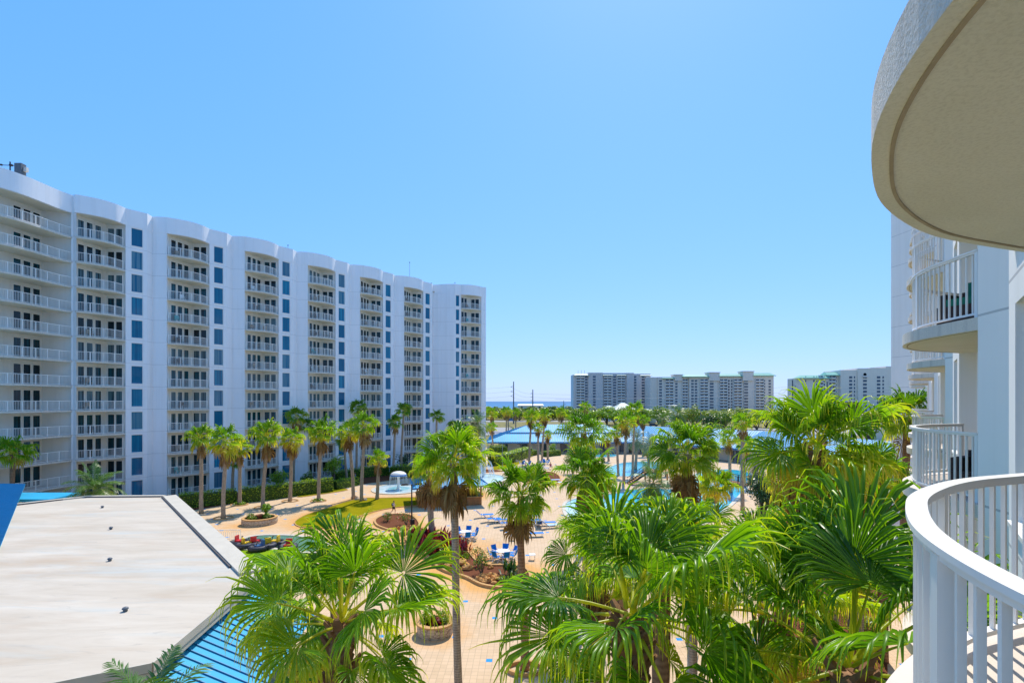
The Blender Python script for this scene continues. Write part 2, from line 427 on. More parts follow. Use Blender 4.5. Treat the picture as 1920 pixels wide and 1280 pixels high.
M['green_roof'] = m_metalroof('green_metal_roof', (.20, .46, .36), (.5, .7, .6))
M['pale_roof'] = plain('pale_green_roof', (.52, .58, .48), .6)
M['condo_a'] = stucco('condo_wall_mauve', (.66, .60, .58), 0, False)
M['condo_b'] = stucco('condo_wall_pale', (.78, .69, .62), 0, False)
M['condo_c'] = stucco('condo_wall_cream', (.82, .74, .64), 0, False)
M['condo_slab'] = plain('condo_balcony', (.72, .70, .68), .8)
M['skin'] = plain('skin', (.55, .32, .22), .6)
M['white_cloth'] = plain('white_cloth', (.7, .7, .72), .9)
M['blue_cloth'] = plain('blue_cloth', (.03, .14, .5), .9)
M['red_cloth'] = plain('red_cloth', (.6, .03, .03), .9)
M['black_cloth'] = plain('black_cloth', (.02, .02, .025), .9)
M['hair'] = plain('brown_hair', (.06, .03, .02), .8)
M['car_white'] = plain('white_car_paint', (.75, .76, .78), .25)
M['car_dark'] = plain('dark_car_paint', (.03, .04, .06), .25)
M['car_blue'] = plain('blue_car_paint', (.06, .16, .34), .25)
def m_drop():
    m = N('falling_water'); b = m.bsdf((.8, .88, .92), .2); t = m.n('ShaderNodeBsdfTransparent')
    x = m.n('ShaderNodeMixShader'); x.inputs[0].default_value = .45
    m.l(t.outputs[0], x.inputs[1]); m.l(b.outputs[0], x.inputs[2]); return m.fin(x)
M['drops'] = m_drop()
def m_panel():
    m = N('privacy_film'); b = m.bsdf((.25, .32, .34), .3); t = m.n('ShaderNodeBsdfTransparent')
    x = m.n('ShaderNodeMixShader'); x.inputs[0].default_value = .6
    m.l(t.outputs[0], x.inputs[1]); m.l(b.outputs[0], x.inputs[2]); return m.fin(x)
# ---------------------------------------------------------------- setting: terrain, plaza, lawns, pools, sea
def smooth_poly(pts, n=4):
    """closed Catmull-Rom through pts"""
    out = []; k = len(pts)
    for i in range(k):
        p0, p1, p2, p3 = (np.array(pts[(i + j - 1) % k], float) for j in range(4))
        for s in range(n):
            t = s / n
            out.append(tuple(.5 * ((2 * p1) + (-p0 + p2) * t + (2 * p0 - 5 * p1 + 4 * p2 - p3) * t * t + (-p0 + 3 * p1 - 3 * p2 + p3) * t ** 3)))
    return out
def smooth_line(pts, n=6):
    out = []; k = len(pts)
    P = [np.array(p, float) for p in pts]; P = [2 * P[0] - P[1]] + P + [2 * P[-1] - P[-2]]
    for i in range(1, k):
        p0, p1, p2, p3 = P[i - 1], P[i], P[i + 1], P[i + 2]
        for s in range(n):
            t = s / n
            out.append(tuple(.5 * ((2 * p1) + (-p0 + p2) * t + (2 * p0 - 5 * p1 + 4 * p2 - p3) * t * t + (-p0 + 3 * p1 - 3 * p2 + p3) * t ** 3)))
    out.append(tuple(P[-2])); return out
def offset_line(pts, d, closed=False):
    out = []; n = len(pts)
    for i in range(n):
        a = np.array(pts[(i - 1) % n] if (closed or i > 0) else pts[i], float)
        b = np.array(pts[(i + 1) % n] if (closed or i < n - 1) else pts[i], float)
        t = b - a; t /= max(1e-9, np.hypot(*t)); out.append((pts[i][0] - t[1] * d, pts[i][1] + t[0] * d))
    return out
def sweep(mb, pts, zc, w, h, mi=0, closed=False, mi_top=None):
    a = offset_line(pts, w / 2, closed); b = offset_line(pts, -w / 2, closed); n = len(pts)
    vs = []
    for i in range(n):
        vs += [(a[i][0], a[i][1], zc - h / 2), (b[i][0], b[i][1], zc - h / 2), (b[i][0], b[i][1], zc + h / 2), (a[i][0], a[i][1], zc + h / 2)]
    fs = []
    for i in range(n if closed else n - 1):
        j = (i + 1) % n
        for k in range(4):
            fs.append((4 * i + k, 4 * i + (k + 1) % 4, 4 * j + (k + 1) % 4, 4 * j + k))
    if not closed: fs += [(0, 1, 2, 3), (4 * n - 4, 4 * n - 3, 4 * n - 2, 4 * n - 1)]
    mb.add(vs, fs, mi)
def flat(name, poly, z, mat, age=None):
    mb = MB(); mb.add([(p[0], p[1], z) for p in poly], [tuple(range(len(poly)))])
    o = mb.build(name, mat)
    if o.data.polygons[0].normal.z < 0: o.data.flip_normals()
    return kind(o)
flat('ground', [(-900, -60), (1400, -60), (1400, 520), (-900, 520)], -.06, M['verge'])
flat('sea', [(-30000, 500), (30000, 500), (30000, 32000), (-30000, 32000)], -.10, M['sea'])
flat('road', [(-700, 330), (-700, 352), (900, 352), (900, 330)], -.03, M['asphalt'])
flat('parking_lot', [(-60, 200), (160, 200), (170, 250), (-60, 262)], -.035, M['asphalt'])
def P(pix, z=0): return [G(x, y, z) for x, y in pix]
bed_big = smooth_poly(P([(762, 1014), (790, 1030), (812, 1058), (838, 1073), (874, 1084), (900, 1097), (930, 1103), (971, 1103), (994, 1090), (986, 1068), (948, 1062), (915, 1061), (892, 1052), (878, 1036), (855, 1018), (829, 1003), (795, 997), (770, 1000)]))
bed_small = smooth_poly(P([(704, 975), (722, 967), (750, 965), (772, 968), (785, 980), (786, 996), (770, 1003), (745, 998), (722, 992), (706, 985)]))
lawn_poly = smooth_poly(P([(553, 978), (560, 987), (585, 990), (615, 989), (650, 977), (680, 966), (720, 955), (765, 949), (815, 944), (830, 938), (800, 933), (750, 933), (710, 934), (680, 934), (645, 942), (610, 954), (575, 965)]))
lawn2 = smooth_poly(P([(868, 934), (890, 935), (907, 928), (900, 922), (880, 920), (868, 925)]))
lawn3 = smooth_poly(P([(560, 932), (600, 927), (640, 921), (652, 918), (640, 916), (600, 920), (565, 926)]))
lawn4 = smooth_poly(P([(925, 881), (955, 876), (975, 869), (985, 864), (965, 866), (930, 873)]))
isl = smooth_poly(P([(990, 905), (1015, 912), (1045, 906), (1050, 895), (1035, 886), (1005, 886), (990, 895)]))
fx_, fy_ = G(747, 916); foun = [(fx_ + 3.7 * math.cos(t / 36 * 6.2832), fy_ + 4.6 * math.sin(t / 36 * 6.2832)) for t in range(36)]
sx_, sy_ = G(905, 897); splash = [(sx_ + 4.0 * math.cos(t / 36 * 6.2832), sy_ + 5.6 * math.sin(t / 36 * 6.2832)) for t in range(36)]
pl1 = G(487, 981); pl2 = G(820, 1185)
def seg_d(px, py, poly, closed=True):
    d = np.full(px.shape, 1e9); n = len(poly)
    for i in range(n if closed else n - 1):
        a = np.array(poly[i]); b = np.array(poly[(i + 1) % n]); ab = b - a; q = max(1e-9, ab @ ab)
        t = np.clip(((px - a[0]) * ab[0] + (py - a[1]) * ab[1]) / q, 0, 1)
        d = np.minimum(d, np.hypot(px - a[0] - t * ab[0], py - a[1] - t * ab[1]))
    return d
def make_plaza():
    xs = np.arange(-44, 60.1, .5); ys = np.arange(8, 150.1, .5)
    X, Y = np.meshgrid(xs, ys); nx, ny = len(xs), len(ys)
    st = np.zeros(X.shape)
    for poly, r, k in ((bed_big, 2.1, 1.15), (bed_small, 1.5, .95), (lawn_poly, 2.0, .9), (lawn2, 1.9, .85), (foun, 2.0, .55), (isl, 2.0, .6), (splash, 1.4, .4)):
        st = np.maximum(st, k * np.exp(-(seg_d(X, Y, poly) / r) ** 1.3))
    for c, r in ((pl1, 2.6), (pl2, 1.6), (G(455, 985), 2.2), (G(640, 1000), 2.5), (G(890, 1030), 2.6), (G(1010, 1070), 2.4), (G(800, 1160), 1.5)):
        st = np.maximum(st, .75 * np.exp(-(np.hypot(X - c[0], Y - c[1]) / r / 1.5) ** 2))
    V = np.stack([X.ravel(), Y.ravel(), np.zeros(X.size)], 1)
    i = np.arange(nx - 1)[None, :] + np.arange(ny - 1)[:, None] * nx
    Fq = np.stack([i, i + 1, i + nx + 1, i + nx], -1).reshape(-1, 4)
    kind(obj('plaza', np_mesh('plaza', V, Fq, M['plaza'], st.ravel())))
make_plaza()
def bed(name, poly, mat, h=.05, rim=.16, rim_h=.14, rim_mat='edging', label=None):
    flat(name, poly, h, mat)
    mb = MB(); sweep(mb, poly, rim_h / 2, rim, rim_h, closed=True)
    kind(mb.build('kerb', M[rim_mat]))
bed('mulch_bed', bed_big, M['mulch'], .08, .22, .2)
bed('mulch_bed', bed_small, M['mulch'], .08, .2, .18)
bed('mulch_bed', isl, M['mulch'], .08, .2, .16)
bed('lawn', lawn_poly, M['lawn'], .05, .1, .09)
bed('lawn', lawn2, M['lawn'], .05, .1, .09)
bed('lawn', lawn3, M['lawn'], .05, .1, .07)
bed('lawn', lawn4, M['lawn'], .05, .1, .07)
flat('turf', [G(452, 1024), G(520, 1024), G(600, 1040), G(560, 1100), G(500, 1200), (-13, 17), (-15, 27)], .012, M['turf'])
# pools
def water(name, poly, mat, agefn=None, z=.03, rim='coping', label=None):
    b = MB(); cx = sum(p[0] for p in poly) / len(poly); cy = sum(p[1] for p in poly) / len(poly); n = len(poly)
    K = 8; vs = []; age = []
    for k in range(K + 1):
        for p in poly:
            q = k / K; x = cx + (p[0] - cx) * q; y = cy + (p[1] - cy) * q
            vs.append((x, y, z)); age.append(agefn(x, y, q) if agefn else 0)
    fs = [(k * n + i, (k + 1) * n + i, (k + 1) * n + (i + 1) % n, k * n + (i + 1) % n) for k in range(K) for i in range(n)]
    b.v = vs; b.f = fs; b.m = [0] * len(fs); b.a = age
    o = b.build(name, mat, fix=False)
    if o.data.polygons[-1].normal.z < 0: o.data.flip_normals()
    kind(o)
    r = MB(); sweep(r, poly, .045, .45, .09, closed=True); kind(r.build('pool_coping', M[rim]))
lag = smooth_poly(P([(1058, 945), (1062, 968), (1085, 993), (1120, 1012), (1180, 1022), (1280, 1000), (1345, 968), (1392, 925), (1413, 892), (1385, 881.5), (1342, 880.5), (1310, 886), (1285, 900), (1262, 917), (1215, 914), (1170, 922), (1115, 930), (1078, 935)]))
b0 = np.array(G(1075, 965)); b1 = np.array(G(1240, 930))
def lag_age(x, y, q):
    t = np.dot(np.array([x, y]) - b0, b1 - b0) / np.dot(b1 - b0, b1 - b0)
    return float(np.clip(1.05 - t * 1.6, 0, 1))
water('lagoon_pool', lag, M['pool'], lag_age)
up = smooth_poly(P([(1128, 884), (1140, 877), (1160, 869), (1182, 866.5), (1222, 865.5), (1250, 871), (1262, 881), (1245, 889), (1205, 893), (1165, 893), (1135, 891)]))
water('upper_pool', up, M['pool'], lambda x, y, q: .12)
fp = smooth_poly(P([(1108, 853), (1120, 850.5), (1140, 850.5), (1158, 853), (1150, 856.5), (1120, 857)]))
water('far_pool', fp, M['pool'], lambda x, y, q: .05)
water('fountain_basin', foun, M['pool'], lambda x, y, q: .95 if q > .42 else .45)
water('splash_pad', splash, M['pool'], lambda x, y, q: .85)
pond = smooth_poly(P([(442, 1020), (462, 1008), (490, 1003.5), (525, 1003), (560, 1005), (590, 1011), (615, 1022), (600, 1034), (560, 1036), (510, 1029), (465, 1030)]))
water('boat_pond', pond, M['pond'], lambda x, y, q: .2)
plantbed = [L(-3, 1.0), L(14, .9), L(30, .9), L(62, 2.2), L(62, 8), L(40, 6.5), L(22, 6), L(10, 6.0), L(4, 5.2), L(-3, 5)]
flat('planting_bed', plantbed, .02, M['mulch'])
flat('planting_bed', [L(76, 60), L(74, 77), L(14, 77), L(10, 70), L(24, 68.5), L(40, 70), L(60, 68)], .015, M['mulch'])
# ---------------------------------------------------------------- apartment towers
FH, NF = 2.9, 12
ARC = [(1.7, .05), (2.3, .45), (2.85, .76), (3.4, .94), (3.95, 1.0), (4.6, .97), (5.36, .76), (6.0, .4), (6.6, 0.0)]
ARCL = [(1.25, .45), (1.9, .70), (2.6, .90), (3.3, 1.03), (3.95, 1.08), (4.6, 1.0), (5.36, .78), (6.0, .43), (6.6, 0.0)]
WALLCL = [(0, -.8), (.25, -.45), (.55, -.12), (.9, .18), (1.25, .45)]
WALLC = [(0, -.8), (.35, -.6), (.8, -.36), (1.25, -.14), (1.7, .05)]
def place(o, root, off=(0, 0, 0)):
    o.parent = root; o.location = Vector(off) - root.location; return o
def rail_mesh(name, arc, detail):
    """arc: list of xy along the slab edge, slab interior on the left or right decided by 'detail' sign"""
    mb = MB()
    pts = smooth_line(arc, 8)
    seg = [math.dist(pts[i], pts[i + 1]) for i in range(len(pts) - 1)]; tot = sum(seg)
    def at(s):
        for i, d in enumerate(seg):
            if s <= d or i == len(seg) - 1:
                t = min(1, s / d); a, b = pts[i], pts[i + 1]
                return (a[0] + (b[0] - a[0]) * t, a[1] + (b[1] - a[1]) * t, math.atan2(b[1] - a[1], b[0] - a[0]))
            s -= d
    if detail:
        sweep(mb, pts, 1.087, .084, .026); sweep(mb, pts, 1.058, .05, .03); sweep(mb, pts, .085, .05, .03)
        sp, bw, bd, pw = .122, .019, .026, .062
    else:
        sweep(mb, pts, 1.07, .07, .05); sweep(mb, pts, .09, .05, .04)
        sp, bw, bd, pw = .14, .022, .022, .07
    n = int(tot / sp); npost = 3 if detail else max(2, round(tot / 1.35))
    for k in range(npost + 1):
        x, y, a = at(.03 + (tot - .06) * k / npost); mb.box((x, y, .53), (pw, pw, 1.06), a)
    for k in range(1, n):
        s = tot * k / n
        if min(abs(s - tot * q / npost) for q in range(npost + 1)) < .055: continue
        x, y, a = at(s); mb.box((x, y, .565), (bw, bd, .95), a)
    return mb.mesh(name, M['white_metal'])
def slab_mesh(name, arc, back, groove):
    mb = MB(); a = smooth_line(arc, 6); poly = a + back[::-1]; n = len(poly)
    top = [(p[0], p[1], 0) for p in poly]; bot = [(p[0], p[1], -.2) for p in poly]
    mb.add(top, [tuple(range(n))], 1); mb.add(bot, [tuple(range(n))[::-1]], 2)
    mb.add(top + bot, [(i, (i + 1) % n, n + (i + 1) % n, n + i) for i in range(n)], 0)
    if groove:
        cx = sum(p[0] for p in poly) / n; cy = sum(p[1] for p in poly) / n
        o1 = offset_line(a, .075); o2 = offset_line(a, -.075)
        ins = o1 if math.dist(o1[len(a) // 2], (cx, cy)) < math.dist(o2[len(a) // 2], (cx, cy)) else o2
        sweep(mb, ins[1:-1], -.204, .016, .008, 3)
    return mb.mesh(name, [M['slab_edge'], M['slab_top'], M['soffit'], M['groove']])
def panel_box(mb, T, a, b, s0, s1, z0, z1, proud, th, mi):
    """vertical panel on the wall line a->b (l,out) between distances s0,s1"""
    a = np.array(a, float); b = np.array(b, float); d = (b - a) / np.hypot(*(b - a))
    nrm = np.array([-d[1], d[0]]);  nrm = nrm if nrm[1] > 0 else -nrm
    p = a + d * s0 + nrm * proud; q = a + d * s1 + nrm * proud
    P1, P2 = T(*p), T(*q)
    mb.bar((P1[0], P1[1], (z0 + z1) / 2), (P2[0], P2[1], (z0 + z1) / 2), th, z1 - z0, mi)
def doors_mesh(name, T, segs):
    mb = MB()
    for a, b, panels in segs:
        for s0, s1 in panels:
            panel_box(mb, T, a, b, s0 + .05, s1 - .05, .1, 2.28, .02, .03, 0)
            for x0, x1, z0, z1 in ((s0, s0 + .05, 0.02, 2.33), (s1 - .05, s1, .02, 2.33), (s0 + .05, s1 - .05, .02, .1), (s0 + .05, s1 - .05, 2.28, 2.33)):
                panel_box(mb, T, a, b, x0, x1, z0, z1, .03, .06, 1)
    return mb.mesh(name, [M['door_glass'], M['white_metal']])
def window_mesh(name, T, l0, l1, h0, h1):
    mb = MB()
    panel_box(mb, T, (l0, 0), (l1, 0), .05, l1 - l0 - .05, h0 + .05, h1 - .05, -.13, .02, 0)
    for x0, x1, z0, z1 in ((0, .05, h0, h1), (l1 - l0 - .05, l1 - l0, h0, h1), (.05, l1 - l0 - .05, h0, h0 + .05), (.05, l1 - l0 - .05, h1 - .05, h1)):
        panel_box(mb, T, (l0, 0), (l1, 0), x0, x1, z0, z1, -.115, .06, 1)
    panel_box(mb, T, (l0, 0), (l1, 0), -.04, l1 - l0 + .04, h0 - .05, h0 - .002, 0.0, .12, 1)
    return mb.mesh(name, [M['win_glass'], M['white_metal']])
def pier_wall(mb, T, la, lb, wa, wb, z0, zt, h0, h1):
    """pier with one window opening per floor between wa..wb"""
    mb.strip([T(la, 0), T(wa, 0)], -.5, zt); mb.strip([T(wb, 0), T(lb, 0)], -.5, zt)
    zs = [-.5]
    for k in range(NF): zs += [z0 + FH * k + h0, z0 + FH * k + h1]
    zs.append(zt)
    for i in range(0, len(zs), 2): mb.strip([T(wa, 0), T(wb, 0)], zs[i], zs[i + 1])
    for k in range(NF):
        a, b = z0 + FH * k + h0, z0 + FH * k + h1
        for l in (wa, wb): mb.strip([T(l, 0), T(l, -.16)], a, b)
        for z in (a, b):
            q = [T(wa, 0), T(wb, 0), T(wb, -.16), T(wa, -.16)]; mb.add([(p[0], p[1], z) for p in q], [(0, 1, 2, 3)])
def std_segs(l0=1.7, l1=6.6, lm=5.1, dm=-1.8, o0=-.3, o1=-.3):
    return [((l0, o0), (lm, dm), [(.3, 1.08), (1.3, 2.08), (2.3, 3.08)]), ((lm, dm), (l1, o1), [(.16, .98), (1.1, 1.9)])]
def std_back(l0=1.7, l1=6.6, lm=5.1, dm=-1.8, o0=-.3, o1=-.3): return [(l0, o0), (lm, dm), (l1, o1)]

def column(root, T, off0, arc, back, segs, z0, floors, detail, skip_top=False, inset=.17):
    """the stack of balconies of one bay: slabs, railings and sliding doors; T maps (l,out) to xy, off0 shifts it"""
    key = id(T)
    arcw = [T(*p) for p in arc]; backw = [T(*p) for p in back]
    mid = T(arc[len(arc) // 2][0], -1.6)
    o1 = offset_line(smooth_line(arcw, 4), inset); o2 = offset_line(smooth_line(arcw, 4), -inset)
    ins = o1 if math.dist(o1[len(o1) // 2], mid) < math.dist(o2[len(o2) // 2], mid) else o2
    sm = slab_mesh('balcony', arcw, backw, detail); rm = rail_mesh('railing', ins[1:-1:2] if len(ins) > 8 else ins, detail); dm = doors_mesh('sliding_door', T, segs)
    return sm, rm, dm
def stack(root, meshes, off, z0, floors):
    sm, rm, dm = meshes
    for k in floors:
        o = place(obj('balcony', sm), root, (off[0], off[1], z0 + FH * k))
        r = obj('railing', rm); r.parent = o
        d = obj('sliding_door', dm); d.parent = o
    place(obj('balcony_canopy', sm), root, (off[0], off[1], z0 + FH * NF + .1))

# ---- the west tower across the courtyard
VL, UL0, BAY, ZL = 77.5, 23.8, 9.95, .56
ZT = ZL + FH * NF; ZP = ZT + 1.95
west = thing('apartment_tower', 'long white twelve storey apartment tower with scalloped roofline and stacked curved balconies across the courtyard', 'apartment tower', (*L(45, 85), 0))
TL = lambda l, o: L(UL0 + l, VL - o)
wall = MB(); rec = MB(); par = []
WIN = (7.2, 8.45, .35, 2.62)
std = column(west, TL, None, ARCL, [(1.25, -.3), (1.7, -.3), (5.1, -1.8), (6.6, -.3)], std_segs(), ZL, range(NF), False)
wmesh = window_mesh('window', TL, *WIN)
def shift(T, du):
    d = L(du, 0); return lambda l, o: (T(l, o)[0] + d[0], T(l, o)[1] + d[1])
# bay 0: the big S-shaped corner balconies at the left
B0arc = [(15.62, 77.5), (14.3, 76.95), (12.9, 76.0), (11.4, 75.0), (9.9, 74.3), (7.8, 73.8), (5.4, 73.5), (3.0, 73.4)]
B0back = [(15.6, 77.9), (13.2, 79.5), (10.2, 77.6), (7.0, 75.8), (3.0, 75.8)]
T0 = lambda u, v: L(u, v)
s0 = slab_mesh('balcony', [L(*p) for p in B0arc], [L(*p) for p in B0back], False)
r0 = rail_mesh('railing', offset_line([L(*p) for p in B0arc], -.17 if False else .17)[0:], False)
_mid = L(9, 76); _a = offset_line([L(*p) for p in B0arc], .17); _b = offset_line([L(*p) for p in B0arc], -.17)
r0 = rail_mesh('railing', _a if math.dist(_a[4], _mid) < math.dist(_b[4], _mid) else _b, False)
def pb_uv(a, b): return (a, b)
def doors_uv(segs):
    mb = MB()
    for a, b, panels in segs:
        a = np.array(a, float); b = np.array(b, float); d = (b - a) / np.hypot(*(b - a)); nrm = np.array([d[1], -d[0]]); nrm = nrm if nrm[1] < 0 else -nrm
        def pb(s0, s1, z0, z1, pr, th, mi):
            p = L(*(a + d * s0 + nrm * pr)); q = L(*(a + d * s1 + nrm * pr)); mb.bar((p[0], p[1], (z0 + z1) / 2), (q[0], q[1], (z0 + z1) / 2), th, z1 - z0, mi)
        for s0, s1 in panels:
            pb(s0 + .05, s1 - .05, .1, 2.28, .02, .03, 0)
            for x0, x1, z0, z1 in ((s0, s0 + .05, .02, 2.33), (s1 - .05, s1, .02, 2.33), (s0 + .05, s1 - .05, .02, .1), (s0 + .05, s1 - .05, 2.28, 2.33)): pb(x0, x1, z0, z1, .03, .06, 1)
    return mb.mesh('sliding_door', [M['door_glass'], M['white_metal']])
d0 = doors_uv([((13.2, 79.5), (10.2, 77.6), [(.2, 1.05), (1.25, 2.1), (2.3, 3.15)])])
stack(west, (s0, r0, d0), (0, 0), ZL, range(NF))
rec.strip([L(*p) for p in B0back], -.5, ZT); wall.strip([L(3, 73.4), L(3, 97)], -.5, ZT)
par += [L(*p) for p in smooth_line(B0arc[::-1], 5)]
# bay 1: balcony and window pier without the blank wall
off1 = L(14.1 - UL0, 0); T1 = shift(TL, 14.1 - UL0)
std1 = column(west, TL, None, [(1.6, .55)] + ARCL[1:], std_back(), std_segs(), ZL, range(NF), False)
stack(west, std1, off1, ZL, range(NF))
wall.strip([L(15.6, 77.5), T1(1.7, .6), T1(1.7, -.3)], -.5, ZT); rec.strip([T1(1.7, -.3), T1(5.1, -1.8), T1(6.6, -.3)], -.5, ZT); wall.strip([T1(6.6, -.3), T1(6.6, 0)], -.5, ZT)
pier_wall(wall, T1, 6.6, 8.9, WIN[0], WIN[1], ZL, ZT, WIN[2], WIN[3])
wall.strip([T1(8.9, 0), L(UL0, VL + .8)], -.5, ZT)
par += [T1(*p) for p in smooth_line([(1.6, .52)] + ARCL[1:], 4)] + [T1(8.9, 0)]
for k in range(NF): place(obj('window', wmesh), west, (off1[0], off1[1], ZL + FH * k))
for j in range(5):
    off = L(BAY * j, 0); T = shift(TL, BAY * j)
    stack(west, std, off, ZL, range(NF))
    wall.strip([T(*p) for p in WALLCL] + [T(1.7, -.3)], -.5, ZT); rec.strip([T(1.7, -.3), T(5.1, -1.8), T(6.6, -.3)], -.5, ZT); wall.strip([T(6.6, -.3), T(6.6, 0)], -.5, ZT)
    pier_wall(wall, T, 6.6, 8.9, WIN[0], WIN[1], ZL, ZT, WIN[2], WIN[3])
    wall.strip([T(8.9, 0), T(9.95, -.8)], -.5, ZT)
    par += [T(*p) for p in WALLCL[:-1]] + [T(*p) for p in smooth_line(ARCL, 4)] + [T(8.9, 0)]
    for k in range(NF): place(obj('window', wmesh), west, (off[0], off[1], ZL + FH * k))
# end bay turned towards the courtyard
EA = np.array([75.8, 74.2]); ED = np.array([6.3, -3.0]); ED = ED / np.hypot(*ED); EN = np.array([ED[1], -ED[0]])
def TE(l, o): q = EA + ED * l + EN * o; return L(q[0], q[1])
EARC = [(1.35, 0.0), (2.0, .35), (2.8, .62), (3.65, .72), (4.5, .62), (5.3, .35), (5.95, 0.0)]
EBK = [(1.35, -.3), (4.0, -1.5), (5.95, -.3)]
est = column(west, TE, None, EARC, EBK, [(EBK[0], EBK[1], [(.2, 1.0), (1.1, 1.9)]), (EBK[1], EBK[2], [(.2, 1.05), (1.1, 1.95)])], ZL, range(NF), False)
stack(west, est, (0, 0), ZL, range(NF))
ewin = window_mesh('window', TE, .25, 1.05, WIN[2], WIN[3])
for k in range(NF): place(obj('window', ewin), west, (0, 0, ZL + FH * k))
wall.strip([L(UL0 + BAY * 5, VL + .8), L(73.9, 77.0), L(74.9, 75.4), TE(0, 0)], -.5, ZT)
pier_wall(wall, TE, 0, 1.35, .25, 1.05, ZL, ZT, WIN[2], WIN[3])
wall.strip([TE(1.35, 0), TE(1.35, -.3)], -.5, ZT); rec.strip([TE(1.35, -.3), TE(4.0, -1.5), TE(5.95, -.3)], -.5, ZT); wall.strip([TE(5.95, -.3), TE(5.95, 0), TE(7.0, 0)], -.5, ZT)
wall.strip([TE(7.0, 0), L(83.6, 73.8), L(83.6, 97), L(3, 97)], -.5, ZT)
par += [L(UL0 + BAY * 5, VL + .8), L(74.9, 75.4), TE(0, 0), TE(1.35, 0)] + [TE(*p) for p in smooth_line(EARC, 4)] + [TE(7, 0), L(83.6, 73.8), L(83.6, 97), L(3, 97)]
wall.prism([L(15.45, 77.55), L(15.85, 77.3), L(16.1, 78.1), L(15.6, 78.3)], -.5, ZT)
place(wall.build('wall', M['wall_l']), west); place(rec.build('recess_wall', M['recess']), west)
pm = MB()
pin = offset_line(par, .16); pout = offset_line(par, -.16)
# the parapet stands 3 cm proud of the wall line
def parapet_mesh(path, inner_pt, z0, z1):
    a = offset_line(path, .30); b = offset_line(path, -.30)
    i = len(path) // 2
    inn = a if math.dist(a[i], inner_pt) < math.dist(b[i], inner_pt) else b
    o1 = offset_line(path, .03); o2 = offset_line(path, -.03)
    out = o1 if inn is b else o2
    mb = MB(); n = len(path); vs = []
    for k in range(n):
        vs += [(out[k][0], out[k][1], z0), (out[k][0], out[k][1], z1), (inn[k][0], inn[k][1], z1), (inn[k][0], inn[k][1], z0)]
    mb.add(vs, [(4 * k + q, 4 * k + (q + 1) % 4, 4 * k + 4 + (q + 1) % 4, 4 * k + 4 + q) for k in range(n - 1) for q in range(4)])
    return mb
place(parapet_mesh(par, L(45, 90), ZT - .14, ZP).build('parapet', M['parapet']), west)
rf = MB(); rf.prism([L(3.2, 75), L(15.6, 78.4), L(73, 78.5), L(77, 75.2), L(83, 74.5), L(83.3, 96.7), L(3.2, 96.7)], ZT + .3, ZT + .6)
place(rf.build('roof', M['coping']), west)

# ---- the east tower we stand in
VR, UR0 = -.85, -1.0
east = thing('apartment_tower', 'near white apartment tower on the right with rounded balconies stacked overhead and alongside', 'apartment tower', (*L(25, -8), 0))
TR = lambda l, o: L(UR0 + l, VR + o)
ew = MB(); ep = []
stdr = column(east, TR, None, ARC, std_back(), std_segs(), 0, range(NF), True)
rwin = window_mesh('window', TR, *WIN)
ZTR = FH * NF
for j in range(6):
    off = L(BAY * j, 0); T = shift(TR, BAY * j)
    stack(east, stdr, off, 0, range(NF))
    ew.strip([T(*p) for p in WALLC] + [T(1.7, -.3), T(5.1, -1.8), T(6.6, -.3), T(6.6, 0)], -.5, ZTR)
    pier_wall(ew, T, 6.6, 8.9, WIN[0], WIN[1], 0, ZTR, WIN[2], WIN[3])
    ew.strip([T(8.9, 0), T(9.95, -.8)], -.5, ZTR)
    ep += [T(*p) for p in WALLC[:-1]] + [T(*p) for p in smooth_line(ARC, 4)] + [T(8.9, 0)]
    for k in range(NF):
        if j < 4: place(obj('window', rwin), east, (off[0], off[1], FH * k))
endp = [L(58.7, -1.65), L(59.3, -.7), L(61.6, 1.6), L(64.2, .9), L(64.2, -20)]
ew.strip(endp, -.5, ZTR); ew.strip([L(64.2, -20), L(-14, -20), L(-14, -1.65), L(-1, -1.65)], -.5, ZTR)
ep = [L(-14, -1.65)] + ep + endp
place(ew.build('wall', M['wall_r']), east)
place(parapet_mesh(ep, L(25, -12), ZTR - .14, ZTR + 1.95).build('parapet', M['parapet']), east)
rf = MB(); rf.prism([L(-13.7, -19.7), L(64, -19.7), L(63.9, .5), L(61.5, 1.0), L(58.8, -1.9), L(-13.7, -1.9)], ZTR + .3, ZTR + .6)
place(rf.build('roof', M['coping']), east)
# ---------------------------------------------------------------- low flat-roofed building at lower left
ZR = 5.0
rA, rB, rC, rD = G(490, 1070, ZR), G(330, 929, ZR), G(165, 930, ZR), G(30, 945, ZR)
rF, rG_ = G(285, 1240, ZR), G(85, 1280, ZR)
rH = (rG_[0] + (rG_[0] - rF[0]) * 3, rG_[1] + (rG_[1] - rF[1]) * 3)
low = thing('flat_roofed_building', 'low white building with a broad weathered flat roof below the balcony', 'building', ((rA[0] + rC[0]) / 2, (rA[1] + rC[1]) / 2 - 6, 0))
rp = [rA, rB, rC, rD, (-43, 39), (-31, 19), rH, rG_, rF]
mb = MB(); mb.prism(rp, ZR - .55, ZR - .03); place(mb.build('roof', M['flat_roof']), low)
mb = MB(); ins_ = offset_line(rp, .22, True)
if math.dist(ins_[0], (-25, 30)) > math.dist(rA, (-25, 30)): ins_ = offset_line(rp, -.22, True)
def edge_sweep(mb, a, b, w, z0, z1, inner):
    d = np.array(b) - np.array(a); d = d / np.hypot(*d); nrm = np.array([-d[1], d[0]])
    if np.dot(np.array(inner) - np.array(a), nrm) < 0: nrm = -nrm
    q = [tuple(a), tuple(b), tuple(np.array(b) + nrm * w), tuple(np.array(a) + nrm * w)]
    mb.prism(q, z0, z1)
inner = (-27, 30)
cp = MB()
edge_sweep(cp, np.array(rA), np.array(rB), .95, ZR - .02, ZR + .10, inner)
